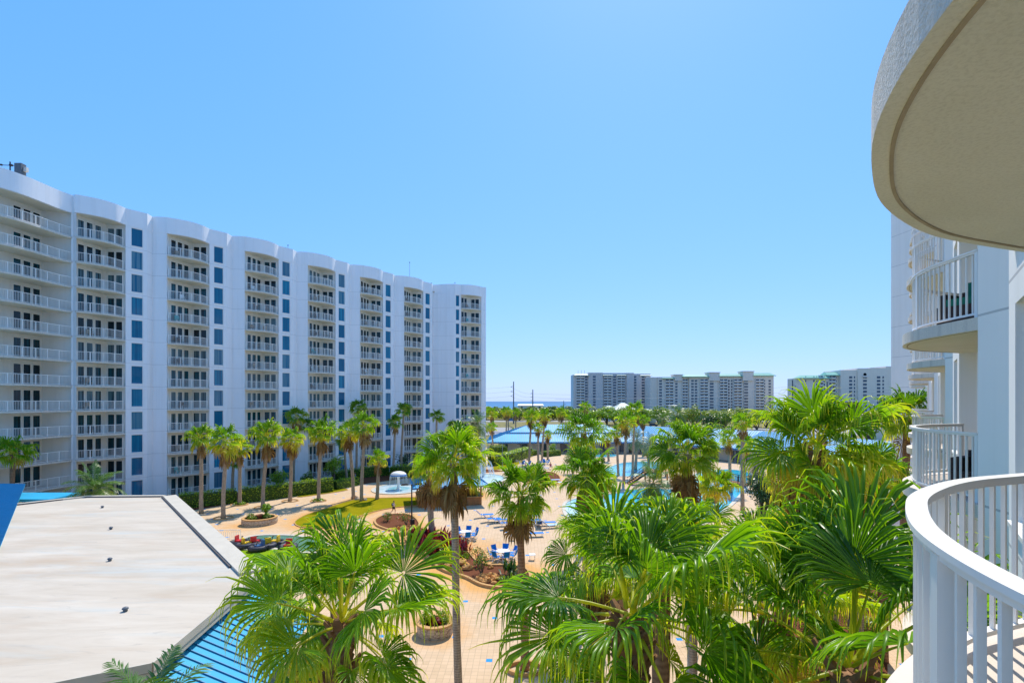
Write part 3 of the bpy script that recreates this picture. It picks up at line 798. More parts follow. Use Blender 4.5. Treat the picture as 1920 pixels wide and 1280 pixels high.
edge_sweep(cp, np.array(rB) + np.array([-.9, 0]), rC, .4, ZR - .02, ZR + .08, inner)
edge_sweep(cp, rC, rD, .4, ZR - .02, ZR + .075, inner)
place(cp.build('coping', M['coping']), low)
gp = MB(); nA = np.array(rA); nB = np.array(rB); dAB = (nB - nA) / np.hypot(*(nB - nA)); nn = np.array([-dAB[1], dAB[0]]); nn = nn if np.dot(np.array(inner) - nA, nn) > 0 else -nn
edge_sweep(gp, nA + nn * .955 + dAB * 1.6, nB + nn * .955, .10, ZR - .03, ZR + .06, inner)
edge_sweep(gp, np.array(rB) + np.array([-1.0, -.42]), np.array(rC) + np.array([0, -.42]), .08, ZR - .03, ZR + .05, inner)
edge_sweep(gp, np.array(rC) + np.array([0, -.42]), np.array(rD) + np.array([.3, -.3]), .08, ZR - .03, ZR + .05, inner)
place(gp.build('expansion_joint', M['dark_gap']), low)
fa = MB()
for a, b in ((rA, rF), (rF, rG_), (rG_, rH)):
    d = np.array(b) - np.array(a); ln = np.hypot(*d); d = d / ln; n_ = np.array([-d[1], d[0]]); n_ = n_ if np.dot(np.array(inner) - np.array(a), n_) < 0 else -n_
    for w, z0, z1 in ((.06, ZR - .30, ZR - .01), (.03, ZR - .52, ZR - .33)):
        fa.prism([tuple(a), tuple(b), tuple(np.array(b) + n_ * w), tuple(np.array(a) + n_ * w)], z0, z1)
place(fa.build('fascia', M['coping']), low)
wl_ = MB(); wp = offset_line([rB, rA, rF, rG_, rH], .55)
if math.dist(wp[1], inner) > math.dist(rA, inner): wp = offset_line([rB, rA, rF, rG_, rH], -.55)
wl_.strip(wp, -.1, ZR - .5); wl_.strip([rB, rC, rD], -.1, ZR - .5)
place(wl_.build('wall', M['cream']), low)
def roof_plane(mb, e0, e1, r1, r0, sp=.45, th=.06, rib=.05, rh=.05, mi=0):
    """standing-seam plane; eave e0->e1, upper edge r0->r1"""
    e0, e1, r0, r1 = (Vector(p) for p in (e0, e1, r0, r1))
    nz = (e1 - e0).cross(r0 - e0); 
    if nz.length < 1e-6: nz = (e1 - e0).cross(r1 - e0)
    nz.normalize(); nz = nz if nz.z > 0 else -nz
    lo = nz * -th
    mb.add([e0, e1, r1, r0, e0 + lo, e1 + lo, r1 + lo, r0 + lo], [(0, 1, 2, 3), (7, 6, 5, 4), (0, 4, 5, 1), (1, 5, 6, 2), (2, 6, 7, 3), (3, 7, 4, 0)], mi)
    n = max(2, int((e1 - e0).length / sp))
    d = (e1 - e0).normalized()
    # slope direction perpendicular to the eave in the plane
    g = nz.cross(d); g = g if g.z > 0 else -g
    def clip(p):
        # walk up along g until leaving the quad
        best = 0
        for a, b in ((e1, r1), (r1, r0), (r0, e0)):
            ab = b - a
            if ab.length < 1e-6: continue
            x = ab.dot(d); y = ab.dot(g); ax = (a - p).dot(d); ay = (a - p).dot(g)
            if abs(x) < 1e-9: continue
            t = -ax / x
            if -1e-6 <= t <= 1 + 1e-6:
                h = ay + t * y
                if h > best: best = h
        return best
    for k in range(n + 1):
        p = e0 + (e1 - e0) * (k / n); h = clip(p)
        if h < .1: continue
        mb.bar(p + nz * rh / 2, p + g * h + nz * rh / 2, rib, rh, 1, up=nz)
aw = MB()
dFA = np.array(rA) - np.array(rF); dFA = dFA / np.hypot(*dFA); nFA = np.array([dFA[1], -dFA[0]]); nFA = nFA if nFA[0] > 0 else -nFA
w0 = np.array(rF) - nFA * .4 + dFA * .25; w1 = np.array(rA) - nFA * .4 - dFA * .3
roof_plane(aw, (*(w0 + nFA * 3.0), 2.9), (*(w1 + nFA * 3.0), 2.9), (*w1, 4.35), (*w0, 4.35), .42, .08, .04, .05)
aw.add([(*w0, 4.33), (*(w0 + nFA * 3.0), 2.88), (*(w0 + nFA * 3.0), 2.6), (*w0, 2.6)], [(0, 1, 2, 3)], 0)
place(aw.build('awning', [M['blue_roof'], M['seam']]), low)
for px, py in ((192, 951), (208, 991), (206, 1050), (235, 1144)):
    x, y = G(px, py, ZR)
    mb = MB(); mb.lathe([(.08, 0), (.08, .08), (.12, .10), (.10, .15), (.04, .18), (0.0, .18)], n=12)
    v = mb.build('roof_vent', M['steel']); v.location = (x, y, ZR - .03)
    tag(v, ('small dark vent cap nearest the back edge of the flat white roof', 'second vent cap from the back of the flat white roof', 'third vent cap from the back of the flat white roof', 'dark vent cap with the blue stain, nearest on the flat white roof')[[192, 208, 206, 235].index(px)], 'roof vent', 'roof vents on the flat roof')
# blue seamed roof at the far left
br = thing('metal_roofed_building', 'building corner with a ribbed bright blue metal roof at the left edge', 'building', (-45, 35, 0))
E1 = Vector((-48, 50.5, 5.05)); E3 = Vector((-17, 15.5, 5.05)); upd = Vector((-CU * 12, -SU * 12, 1.5))
mb = MB(); roof_plane(mb, E1, E3, E3 + upd, E1 + upd, .40, .12, .05, .07)
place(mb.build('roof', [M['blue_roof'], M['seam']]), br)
mb = MB(); mb.strip([(E1 + upd)[:2], (E1 * .97 + upd * .04)[:2]], 0, 4.8); mb.strip([(E1 + upd * .06)[:2], (E3 + upd * .06)[:2]], 0, 4.9)
place(mb.build('wall', M['cream']), br)
c1 = W(30, 944, 47); c2 = W(93, 935.5, 47)
cn = thing('entrance_canopy', 'thin blue entrance canopy peeking over the back edge of the flat white roof', 'canopy', (c1[0], c1[1] + 2, 0))
mb = MB(); mb.prism([(c1[0] - 3, c1[1]), (c2[0], c2[1]), (c2[0], c2[1] + 3.5), (c1[0] - 3, c1[1] + 3.5)], c2[2] - .25, c2[2]); place(mb.build('roof', M['blue_roof']), cn)
mb = MB()
for p in ((c1[0], c1[1] + .4), (c2[0] - .3, c2[1] + .4), (c2[0] - .3, c2[1] + 3.1)): mb.box((p[0], p[1], (c2[2] - .25) / 2), (.15, .15, c2[2] - .25))
place(mb.build('post', M['white_metal']), cn)
# low white wall with red trim under the near palms
for (a, b, lab) in ((G(480, 1238, 2.0), G(572, 1262, 2.0), 'low white wing wall with red trim between the blue awning and the palms'),):
    sh = thing('service_shed', 'small white shed with thin red roof trim beneath the nearest left palm', 'shed', (a[0], a[1], 0))
    x0, y0 = a; x1, y1 = b
    mb = MB(); mb.prism([(x0, y0), (x1, y1), (x1 - .6, y1 - 2.6), (x0 - .6, y0 - 2.6)], 0, 1.9); place(mb.build('wall', M['cream']), sh)
    mb = MB(); mb.prism([(x0 - .15, y0 + .15), (x1 + .15, y1 + .15), (x1 - .45, y1 - 2.75), (x0 - .75, y0 - 2.75)], 1.9, 2.05); place(mb.build('roof', M['coping']), sh)
    mb = MB(); mb.bar((x0 - .15, y0 + .17, 1.97), (x1 + .15, y1 + .17, 1.97), .04, .1); mb.bar((x1 + .17, y1 + .15, 1.97), (x1 - .43, y1 - 2.75, 1.97), .04, .1); place(mb.build('trim', M['red']), sh)
# ---------------------------------------------------------------- blue-roofed pool pavilions
def gable(name, label, p, q, half, zr, ze, hip0=0, hip1=0, sp=.6, posts=True):
    p = np.array(p, float); q = np.array(q, float); d = (q - p) / np.hypot(*(q - p)); n = np.array([-d[1], d[0]])
    root = thing(name, label, 'pavilion', ((p[0] + q[0]) / 2, (p[1] + q[1]) / 2, 0))
    r0 = p + d * hip0; r1 = q - d * hip1
    mb = MB()
    for s in (1, -1):
        roof_plane(mb, (*(p + n * half * s), ze), (*(q + n * half * s), ze), (*r1, zr), (*r0, zr), sp, .1, .1, .07)
    if hip0: roof_plane(mb, (*(p - n * half), ze), (*(p + n * half), ze), (*r0, zr), (*r0, zr), sp, .1, .1, .07)
    if hip1: roof_plane(mb, (*(q - n * half), ze), (*(q + n * half), ze), (*r1, zr), (*r1, zr), sp, .1, .1, .07)
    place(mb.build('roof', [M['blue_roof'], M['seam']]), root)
    fm = MB(); c = [p + n * half, q + n * half, q - n * half, p - n * half]
    for i in range(4):
        a, b = c[i], c[(i + 1) % 4]; fm.bar((*a, ze - .22), (*b, ze - .22), .14, .3)
    place(fm.build('fascia', M['blue_dark']), root)
    wm = MB(); k = half - 3.0
    cc = [p + d * 3 + n * k, q - d * 3 + n * k, q - d * 3 - n * k, p + d * 3 - n * k]; cc.append(cc[0])
    wm.strip([tuple(x) for x in cc], 0, ze - .1); place(wm.build('wall', M['cream']), root)
    ln = np.hypot(*(q - p))
    for s in (1, -1):
        for i in range(int(ln / 4) + 1):
            a = p + d * (.4 + (ln - .8) * i / int(ln / 4)) + n * (half - .5) * s
            mm = MB(); mm.box((0, 0, (ze - .3) / 2), (.2, .2, ze - .3)); place(mm.build('post', M['grey']), root, (*a, 0))
    for s in (1, -1):
        for i in range(int(ln / 5)):
            a = p + d * (4.5 + (ln - 9) * i / max(1, int(ln / 5) - 1)) + n * (k + .05) * s
            mm = MB(); mm.box((0, 0, 1.25), (1.8, .06, 2.1), math.atan2(d[1], d[0])); place(mm.build('window', M['far_glass']), root, (*a, 0))
    return root
pav = gable('pool_pavilion', 'wide blue metal roofed pavilion left of centre, beside the end of the white tower', (-6.5, 139), (33, 139), 10.5, 6.9, 3.0, 11, 8)
mb = MB()
for x0, x1 in ((-6.9, 33.2),): mb.bar((x0, 133.5, 5.05), (x1, 133.5, 5.05), .35, .16)
place(mb.build('gutter', M['blue_dark']), pav)
gable('pool_pavilion', 'long ribbed blue roof beyond the lagoon pool, middle of the back row', (31, 141), (56, 113), 8, 6.6, 3.1, 0, 0)
gable('pool_pavilion', 'stretch of ribbed blue roof showing between palms beside the right tower', (55.5, 113), (63.5, 80), 8, 6.6, 3.1, 0, 0)
# ---------------------------------------------------------------- plants
UPZ = np.array([0, 0, 1.0])
def norm(a): return a / np.maximum(1e-9, np.linalg.norm(a, axis=-1, keepdims=True))
class LM:
    """leaf mesh accumulator (quads only)"""
    def __init__(s): s.V = []; s.F = []; s.A = []; s.n = 0
    def add(s, V, Fq, A):
        s.V.append(V.reshape(-1, 3)); s.F.append(Fq + s.n); s.A.append(A.ravel()); s.n += len(s.V[-1])
    def mesh(s, name, mats): return np_mesh(name, np.concatenate(s.V), np.concatenate(s.F), mats, np.concatenate(s.A))
def fan_frond(lm, base, az, el, pet, blade, nseg, nrow, droop, age, g, wid=1.0, bdir=None):
    d0 = np.array([math.cos(el) * math.cos(az), math.cos(el) * math.sin(az), math.sin(el)])
    # petiole, sagging
    K = 5; ts = np.linspace(0, 1, K); pts = [np.array(base, float)]; d = d0.copy()
    for k in range(1, K):
        d = norm(d - UPZ * (.035 + .11 * droop) ); pts.append(pts[-1] + d * pet / (K - 1))
    pts = np.array(pts); side = norm(np.cross(d, UPZ) + 1e-6); 
    if abs(d[2]) > .97: side = np.array([-math.sin(az), math.cos(az), 0.])
    tw = g.normal(0, .5); nrm = norm(np.cross(side, d)); side = norm(side * math.cos(tw) + nrm * math.sin(tw)); nrm = norm(np.cross(side, d))
    w = np.linspace(.045, .016, K)[:, None] * wid
    quad = np.stack([pts + side * w, pts + nrm * w * .6, pts - side * w, pts - nrm * w * .6], 1)
    i = np.arange(K - 1)[:, None] * 4; q = np.arange(4)[None, :]
    Fq = np.stack([i + q, i + (q + 1) % 4, i + 4 + (q + 1) % 4, i + 4 + q], -1).reshape(-1, 4)
    lm.add(quad, Fq, np.full((K, 4), min(.95, .47 + .3 * (age > .6))))
    H = pts[-1]
    if bdir is not None:
        d = norm(np.array(bdir, float)); side = norm(np.cross(d, UPZ)); nrm = norm(np.cross(side, d))
    PH = R(118 + g.uniform(-14, 12)); n = nseg
    ph = np.linspace(-PH, PH, n) + g.normal(0, .012, n); dl = PH / n
    Lg = blade * (1 - .30 * (np.abs(ph) / PH) ** 2) * (1 + g.normal(0, .05, n))
    ts = np.array([.03, .22, .42, .6, .74, .87, 1.0]) if nrow >= 7 else (np.array([.03, .35, .58, .8, 1.0]) if nrow == 5 else np.array([.03, .5, 1.0]))
    nr = len(ts)
    cup = .16 + .2 * g.random()
    dirs = np.cos(ph)[:, None] * d + np.sin(ph)[:, None] * side + (np.abs(np.sin(ph)) * cup)[:, None] * nrm
    dirs = norm(dirs)
    e = norm(-np.sin(ph)[:, None] * d + np.cos(ph)[:, None] * side)
    pos = H[None, :] + dirs * (ts[0] * Lg)[:, None]
    V = np.zeros((n, nr, 3, 3)); A = np.zeros((n, nr, 3)); cur = dirs.copy()
    hang = (.42 + 1.0 * droop) * np.clip(1 + g.normal(0, .34, n), .15, 2)
    split = .56
    for r in range(nr):
        t = ts[r]
        if r > 0:
            dt = t - ts[r - 1]; m_ = max(0., (t + ts[r - 1]) / 2 - .46) / .54
            bend = np.clip(hang * m_ * 1.55 * (dt / .14), 0, .85)[:, None]
            cur = norm(cur * (1 - bend) - UPZ[None, :] * bend + g.normal(0, .025, (n, 3)))
            pos = pos + cur * (dt * Lg)[:, None]
        wd = (t * Lg * dl * 1.02) if t <= split else (split * Lg * dl * 1.02 * ((1 - t) / (1 - split)) ** 1.15 + .002)
        wd = np.minimum(wd, .043 * wid)[:, None]
        nn = norm(np.cross(e, cur)); 
        V[:, r, 0] = pos - e * wd + nn * wd * .55; V[:, r, 1] = pos - nn * wd * .55; V[:, r, 2] = pos + e * wd + nn * wd * .55
        tip = np.clip((t - .72) / .28, 0, 1) ** 1.5
        A[:, r, :] = (age + .17 * min(1, max(0, (t - .45) / .3)) + tip * g.uniform(.0, .34, n))[:, None] + (.05 if t < .1 else 0)  # besides leaf age, free strips are yellowed to paint in their sunlit highlights
    A += g.normal(0, .03, n)[:, None, None]
    s_ = np.arange(n)[:, None, None] * nr * 3; r_ = np.arange(nr - 1)[None, :, None] * 3; c_ = np.arange(2)[None, None, :]
    i = s_ + r_ + c_
    Fq = np.stack([i, i + 1, i + 4, i + 3], -1).reshape(-1, 4)
    lm.add(V, Fq, np.clip(A, 0, 1))
def fan_crown(seed, R_, nfr=34, nseg=30, nrow=7, yellow=0.0, emin=-42, azb=None, wid=1.0, extra=(), petr=.43):
    """green crown around the origin (the heart of the palm)"""
    g = rng_(seed); lm = LM(); ga = 2.399963
    for i in range(nfr):
        f = (i + .5) / nfr
        el = R(80 - (80 - emin) * f ** .95 + g.normal(0, 8)); az = i * ga + g.normal(0, .3)
        age = .07 + .17 * f + np.clip(g.normal(0, .06), -.06, .10) + yellow * f * f + (.28 * max(0, f - .86) / .14 if g.random() < .7 else 0)
        sz = R_ * (.80 + .24 * math.sin(math.pi * min(1, f * 1.25)) + g.normal(0, .11))
        base = np.array([math.cos(az) * .10, math.sin(az) * .10, .28 - .42 * f]) * (R_ / 2.0)
        fan_frond(lm, base, az, el, sz * petr, sz * (1.08 - petr), nseg, nrow, max(.02, .08 + .62 * f + g.normal(0, .14)), max(.02, age), g, wid)
    for az, el, pl, bl, bd, dr, ag in extra: fan_frond(lm, (0, 0, .1), R(az), R(el), pl, bl, nseg + 8, nrow, dr, ag, g, wid * 1.15, bd)
    return lm
def fan_skirt(seed, R_, n=10, nseg=14, nrow=5, drop=1.0, wid=1.0):
    g = rng_(seed + 999); lm = LM()
    for i in range(n):
        az = i * 2.4 + g.normal(0, .3); el = R(-58 - g.uniform(0, 24)); z = -.35 - .75 * drop * (i / n)
        base = np.array([math.cos(az) * .14, math.sin(az) * .14, z * R_ / 2])
        fan_frond(lm, base, az, el, R_ * .30, R_ * .45, nseg, nrow, 1.0, .35 + g.uniform(-.3, .5), g, wid)
    return lm
def feather_crown(seed, R_, nfr=30, nl=26, emin=-30, stiff=.5):
    g = rng_(seed); lm = LM()
    for i in range(nfr):
        f = (i + .5) / nfr; el = R(82 - (82 - emin) * f + g.normal(0, 5)); az = i * 2.399963 + g.normal(0, .15)
        d = np.array([math.cos(el) * math.cos(az), math.cos(el) * math.sin(az), math.sin(el)])
        side = np.array([-math.sin(az), math.cos(az), 0.]); K = 9; p = np.array([0, 0, .1 - .3 * f]); pts = [p]; ds = [d]
        for k in range(1, K):
            d = norm(d - UPZ * (.10 + .16 * (1 - stiff)) * (.5 + k / K)); p = p + d * R_ * 1.12 / (K - 1); pts.append(p); ds.append(d)
        pts = np.array(pts); ds = np.array(ds); age = np.clip(.15 + .3 * f + g.normal(0, .06), .02, 1)
        w = np.linspace(.03, .008, K)[:, None]; up = norm(np.cross(side[None], ds))
        lm.add(np.stack([pts + side * w, pts - side * w], 1), np.stack([np.arange(K - 1) * 2, np.arange(K - 1) * 2 + 1, np.arange(K - 1) * 2 + 3, np.arange(K - 1) * 2 + 2], -1), np.full((K, 2), min(1, age + .25)))
        t = np.linspace(.14, .99, nl); x = t * (K - 1); k0 = np.minimum(x.astype(int), K - 2); fr = (x - k0)[:, None]
        bp = pts[k0] * (1 - fr) + pts[k0 + 1] * fr; bd = ds[k0]; bu = up[k0]
        ll = R_ * (.30 * np.sin(np.pi * (t * .8 + .15)) + .06)
        for s in (1, -1):
            dd = norm(bd * .75 + side[None] * s * .8 + bu * .30 + g.normal(0, .09, (nl, 3)))
            tip = bp + dd * ll[:, None]; tip[:, 2] -= ll * .18; mid = bp + dd * ll[:, None] * .5
            ww = norm(np.cross(dd, bu)) * (.017 * (R_ / 2) + .006)
            V = np.stack([bp - ww * .4, bp + ww * .4, mid + ww, mid - ww, tip + ww * .1, tip - ww * .1], 1)
            i0 = np.arange(nl)[:, None] * 6
            Fq = np.concatenate([i0 + np.array([[0, 1, 2, 3]]), i0 + np.array([[3, 2, 4, 5]])])
            A = np.repeat(np.clip(age + g.normal(0, .07, nl), 0, 1)[:, None], 6, 1); A[:, 4:] += .1
            lm.add(V, Fq, np.clip(A, 0, 1))
    return lm
def trunk_mesh(h, r0, r1, seed, mat, lean=(0, 0), n=12, boots=0, R_=2.0, bulge=.25):
    """trunk from z=0 to z=h; the heart of the crown sits at (lean, h)"""
    g = random.Random(seed); mb = MB(); K = 14; pts = []; rad = []
    for k in range(K + 1):
        t = k / K; b = t * t * (3 - 2 * t)
        pts.append((lean[0] * b + .03 * math.sin(t * 7 + seed), lean[1] * b + .03 * math.cos(t * 5 + seed), h * t))
        r = r0 + (r1 - r0) * t; r *= 1 + bulge * math.exp(-t * h / .5); r *= 1 + .05 * math.sin(k * 2.3 + seed)
        rad.append(r)
    mb.tube(pts, rad, n)
    me = mb.mesh('trunk', mat, smooth=True); bm_ = None
    if boots:
        bm_ = MB()
        for i in range(boots):
            az = i * 2.4; z = h - .02 * R_ - i * (1.25 * R_ / 2) / boots; t = z / h; b = t * t * (3 - 2 * t)
            c = Vector((lean[0] * b, lean[1] * b, z)); o = Vector((math.cos(az), math.sin(az), 0)); ln = g.uniform(.16, .42) * R_ / 2
            w = .075 * R_ / 2
            a = c + o * r1 * .7; e_ = a + o * ln * .55 + Vector((0, 0, ln * .85)); s_ = o.cross(Vector((0, 0, 1))) * w
            up = Vector((0, 0, .03)) - o * .03
            bm_.add([a - s_ * 1.5, a + s_ * 1.5, e_ + s_ * .6, e_ - s_ * .6, a - s_ * 1.2 + up * 2 - o * .05, a + s_ * 1.2 + up * 2 - o * .05, e_ + s_ * .4 + up, e_ - s_ * .4 + up],
                    [(0, 1, 2, 3), (7, 6, 5, 4), (0, 4, 5, 1), (1, 5, 6, 2), (2, 6, 7, 3), (3, 7, 4, 0)])
        bm_ = bm_.mesh('leaf_bases', M['boot'])
    return me, bm_
CROWNS = {}
def crown_of(key, fn):
    if key not in CROWNS: CROWNS[key] = fn()
    return CROWNS[key]
def palm(px, py, D, R_, label, typ='fan', tmpl=None, skirt=0, base=None, rt=None, mat='trunk', seed=None, group='palms around the courtyard', detail=None, yellow=0.0, lean=None, rz=None, emin=-42, boots=0, sks=1.15, extra=(), petr=None):
    """a palm whose crown heart is seen at photo pixel (px,py) at depth D; base = photo pixel x of the foot if it differs"""
    hx, hy, hz = W(px, py, D)
    if seed is None: seed = int(px * 7 + py * 3)
    bx = hx if base is None else (base - 960) / F * D
    ln = (hx - bx, 0.0) if lean is None else lean
    root = thing('fan_palm' if typ == 'fan' else 'feather_palm', label, 'palm tree', (bx, hy, 0), 0, group)
    rt = rt or .17
    tm, bt = trunk_mesh(hz, rt * 1.15, rt, seed % 97, M[mat], ln, 14 if D < 35 else 9, boots, R_)
    obj('trunk', tm, root)
    if bt is not None: obj('leaf_bases', bt, root)
    if detail: nfr, nseg, nrow = detail
    elif D < 35: nfr, nseg, nrow = 34, 26, 7
    else: nfr, nseg, nrow = 26, 15, 5
    cl = 'feather_leaf' if typ == 'feather' else ('silver_leaf' if typ == 'silver' else 'palm_leaf')
    if typ == 'fan':
        if tmpl is None: me = fan_crown(seed, R_, nfr, nseg, nrow, yellow, emin, extra=extra, petr=petr or (.51 if D < 26 and not skirt > 8 else .44)).mesh('crown', M[cl]); sc = 1
        else: me = crown_of(('fan', tmpl), lambda: fan_crown(tmpl * 31 + 5, 2.0, 22, 14, 5, (.0, .25, .1, .35, -.08)[tmpl % 5], (-42, -55, -35, -48, -30)[tmpl % 5], wid=1.35).mesh('crown', M[cl])); sc = R_ / 2.0
    else:
        if tmpl is None: me = feather_crown(seed, R_, 34, 30, emin).mesh('crown', M[cl]); sc = 1
        else: me = crown_of((typ, tmpl), lambda: feather_crown(tmpl * 17 + 3, 2.0, 30, 22, emin).mesh('crown', M[cl])); sc = R_ / 2.0
    c = obj('crown', me, root, (ln[0], ln[1], hz)); c.scale = (sc,) * 3; c.rotation_euler = (0, 0, (seed % 63) / 10 if rz is None else rz)
    if skirt:
        if tmpl is None: sm = fan_skirt(seed, R_, skirt, 16 if D < 35 else 10, 5, 1.0).mesh('dead_fronds', M['dry_leaf']); sc = 1
        else: sm = crown_of(('skirt', skirt), lambda: fan_skirt(skirt, 2.0, skirt, 9, 5, 1.0, 1.5).mesh('dead_fronds', M['dry_leaf'])); sc = R_ / 2.0
        k = obj('dead_fronds', sm, root, (ln[0], ln[1], hz)); k.scale = (sc * sks,) * 3; k.rotation_euler = (0, 0, seed % 6)
    return root
NEAR = 'large fan palms below the balcony'
# nearest crowns
palm(640, 1175, 10.0, 2.4, 'big fan palm nearest the flat white roof, dark boot-covered trunk, drooping green fans', detail=(23, 52, 7), boots=46, mat='trunk_brown', rt=.2, seed=11, group=NEAR, skirt=5, rz=.75, extra=[(-123, 72, 1.05, 1.15, (.05, .74, .66), .2, .06)])
palm(588, 1160, 13.5, 1.7, 'fan palm with pale smooth trunk directly behind the big palm beside the white roof', detail=(24, 39, 7), rt=.19, seed=21, group=NEAR, yellow=.15, skirt=6)
palm(1185, 1165, 8.0, 2.3, 'big fan palm with dark boot-covered trunk at bottom centre, wide fans over the pavers', detail=(23, 54, 7), boots=50, mat='trunk_brown', rt=.24, seed=33, group=NEAR, rz=0, extra=[(-70, 72, 1.15, 1.25, (.1, .74, .66), .2, .07), (165, 18, 1.2, 1.5, (-.95, -.2, .2), .45, .03)])
palm(1122, 1045, 16.0, 1.75, 'fan palm behind the bottom centre palm, its fans reaching in front of the loungers', detail=(20, 44, 7), boots=30, mat='trunk_brown', rt=.2, seed=44, group=NEAR, skirt=5)
palm(1240, 1060, 12.0, 1.55, 'upright bright fan palm between the bottom centre palm and the lagoon', detail=(22, 46, 7), boots=26, mat='trunk_brown', rt=.2, seed=57, group=NEAR)
palm(1590, 1262, 7.0, 2.4, 'big bright fan palm closest to the white balcony railing', detail=(22, 57, 7), boots=50, mat='trunk_brown', rt=.24, seed=68, group=NEAR, rz=0, extra=[(-88, 74, 1.35, 1.5, (.05, .80, .58), .15, .08), (150, 62, 1.3, 1.3, (-.6, .3, .75), .3, .10)])
palm(1450, 1160, 10.0, 2.15, 'wide fan palm with a yellowed hanging fan between the two closest palms', detail=(22, 49, 7), boots=36, mat='trunk_brown', rt=.2, seed=72, group=NEAR, yellow=.2, skirt=5)
palm(1530, 845, 17.5, 2.35, 'full mature fan palm standing tall right of centre in front of the blue roof', detail=(33, 41, 7), boots=34, mat='trunk_brown', rt=.22, seed=103, group=NEAR, skirt=10, yellow=.15)
palm(1288, 850, 28, 2.1, 'fan palm with thick hanging brown skirt in front of the lagoon pool', detail=(29, 33, 7), skirt=20, rt=.23, seed=110, base=1296, sks=1.3)
palm(1094, 812, 45, 2.3, 'bushy fan palm above the round bush beside the small far pool', detail=(26, 20, 5), skirt=9, rt=.26, mat='trunk_brown', seed=117)
palm(1100, 893, 30, 1.85, 'twin-stem fan palm at the white shallow edge of the lagoon', detail=(27, 31, 7), rt=.17, seed=123, base=1097, skirt=6)
palm(1122, 905, 31, 1.3, 'shorter fan palm leaning against the twin-stem palm at the lagoon edge', detail=(24, 28, 7), rt=.22, mat='trunk_brown', seed=129, base=1116, skirt=4)
palm(850, 868, 22, 1.75, 'tall slender fan palm with long bare trunk left of centre', detail=(28, 36, 7), rt=.15, seed=131, base=860, skirt=12)
palm(803, 882, 49.5, 2.1, 'stout fan palm with a heavy skirt of dead fronds in front of the wooden bar', detail=(24, 20, 5), rt=.27, seed=137, base=810, skirt=26, emin=-22, sks=1.5)
palm(976, 930, 25.2, 1.75, 'fan palm with ragged brown skirt standing by the blue loungers', detail=(25, 36, 7), rt=.17, seed=141, base=984, skirt=9, mat='trunk_brown')
palm(1344, 915, 34, 1.5, 'young fan palm with yellow-green leaves by the dark footbridge rail', detail=(26, 22, 5), rt=.15, seed=150, yellow=.3)
palm(1700, 785, 38, 2.4, 'fan palm against the white wall at the right tower, with one dead hanging frond', detail=(34, 22, 5), rt=.24, seed=155, base=1693, mat='trunk_brown', skirt=3)
palm(1610, 890, 22, 1.7, 'yellow-green fan palm in the thicket below the right tower', detail=(30, 24, 5), rt=.16, seed=160, yellow=.35, skirt=4)
palm(1655, 905, 26, 1.6, 'brown-trunked fan palm nearest the foot of the right tower', detail=(28, 22, 5), rt=.2, seed=166, yellow=.25, mat='trunk_brown', skirt=5)
palm(1480, 900, 25, 1.6, 'shaggy fan palm left of the full mature palm, half hidden', detail=(28, 22, 5), rt=.2, seed=170, yellow=.25, skirt=8, mat='trunk_brown')
palm(1430, 1030, 18, 1.4, 'mid-height fan palm behind the yellowed thicket palm', detail=(30, 33, 7), rt=.16, seed=175)
palm(1300, 985, 21, 1.3, 'small fan palm below the brown-skirted palm, over the lagoon edge', detail=(24, 31, 7), rt=.15, seed=181, yellow=.2)
palm(1560, 1050, 14, 1.4, 'spiky young fan palm behind the big railing palm', detail=(30, 39, 7), rt=.16, seed=188)
palm(1225, 905, 42, 1.9, 'yellowing feathery palm beside the dark stairs at the lagoon', 'feather', rt=.16, seed=190, emin=-45)
palm(275, 1385, 13, 1.9, 'spiky pale feather palm at the bottom left corner under the white roof edge', 'feather', rt=.2, seed=195, emin=-20)
palm(178, 918, 46, 2.3, 'feather palm showing above the back edge of the flat white roof', 'feather', rt=.2, seed=201, emin=-25)
palm(22, 852, 52, 2.2, 'fan palm behind the blue metal roof at the left edge', tmpl=2, rt=.2, seed=203, skirt=0, mat='trunk_brown')
# row along the hedge
ROW = 'palms in front of the white tower'
for px, py, by, bxx, R_, t, sk, lab in (
    (376, 822, 962, 378, 1.9, 0, 6, 'leftmost fan palm of the hedge row, just past the white roof corner'),
    (422, 828, 971, 419, 2.3, 1, 9, 'fullest fan palm near the white roof corner, second in the hedge row'),
    (451, 842, 946, 449, 1.7, 3, 6, 'smaller yellowish fan palm third from the left in the hedge row'),
    (500, 818, 951, 493, 2.4, 0, 9, 'broad fan palm fourth in the hedge row, behind the stone planter'),
    (547, 824, 939, 544, 2.0, 1, 9, 'fan palm fifth in the hedge row, with a golden skirt'),
    (602, 812, 939, 597, 2.3, 3, 9, 'orange-skirted fan palm at the left end of the lawn'),
    (655, 812, 935, 663, 2.0, 1, 8, 'leaning fan palm at the top of the lawn, left of the pair'),
    (682, 800, 939, 678, 2.2, 0, 8, 'fan palm at the top of the lawn, right of the pair'),
    (710, 862, 936, 707, 1.6, 3, 5, 'short stubby fan palm on the lawn beside the mushroom fountain'),
    (741, 793, 880, 737, 1.75, 2, 4, 'slim palm rising behind the mushroom fountain, with a pointed skirt')):
    D = 12672 / (by - 752); D = min(D, 90)
    palm(px, py, D, R_, lab, tmpl=t, skirt=sk, base=bxx, rt=.2, group=ROW, seed=px)
DK = 'dark palms against the white tower'
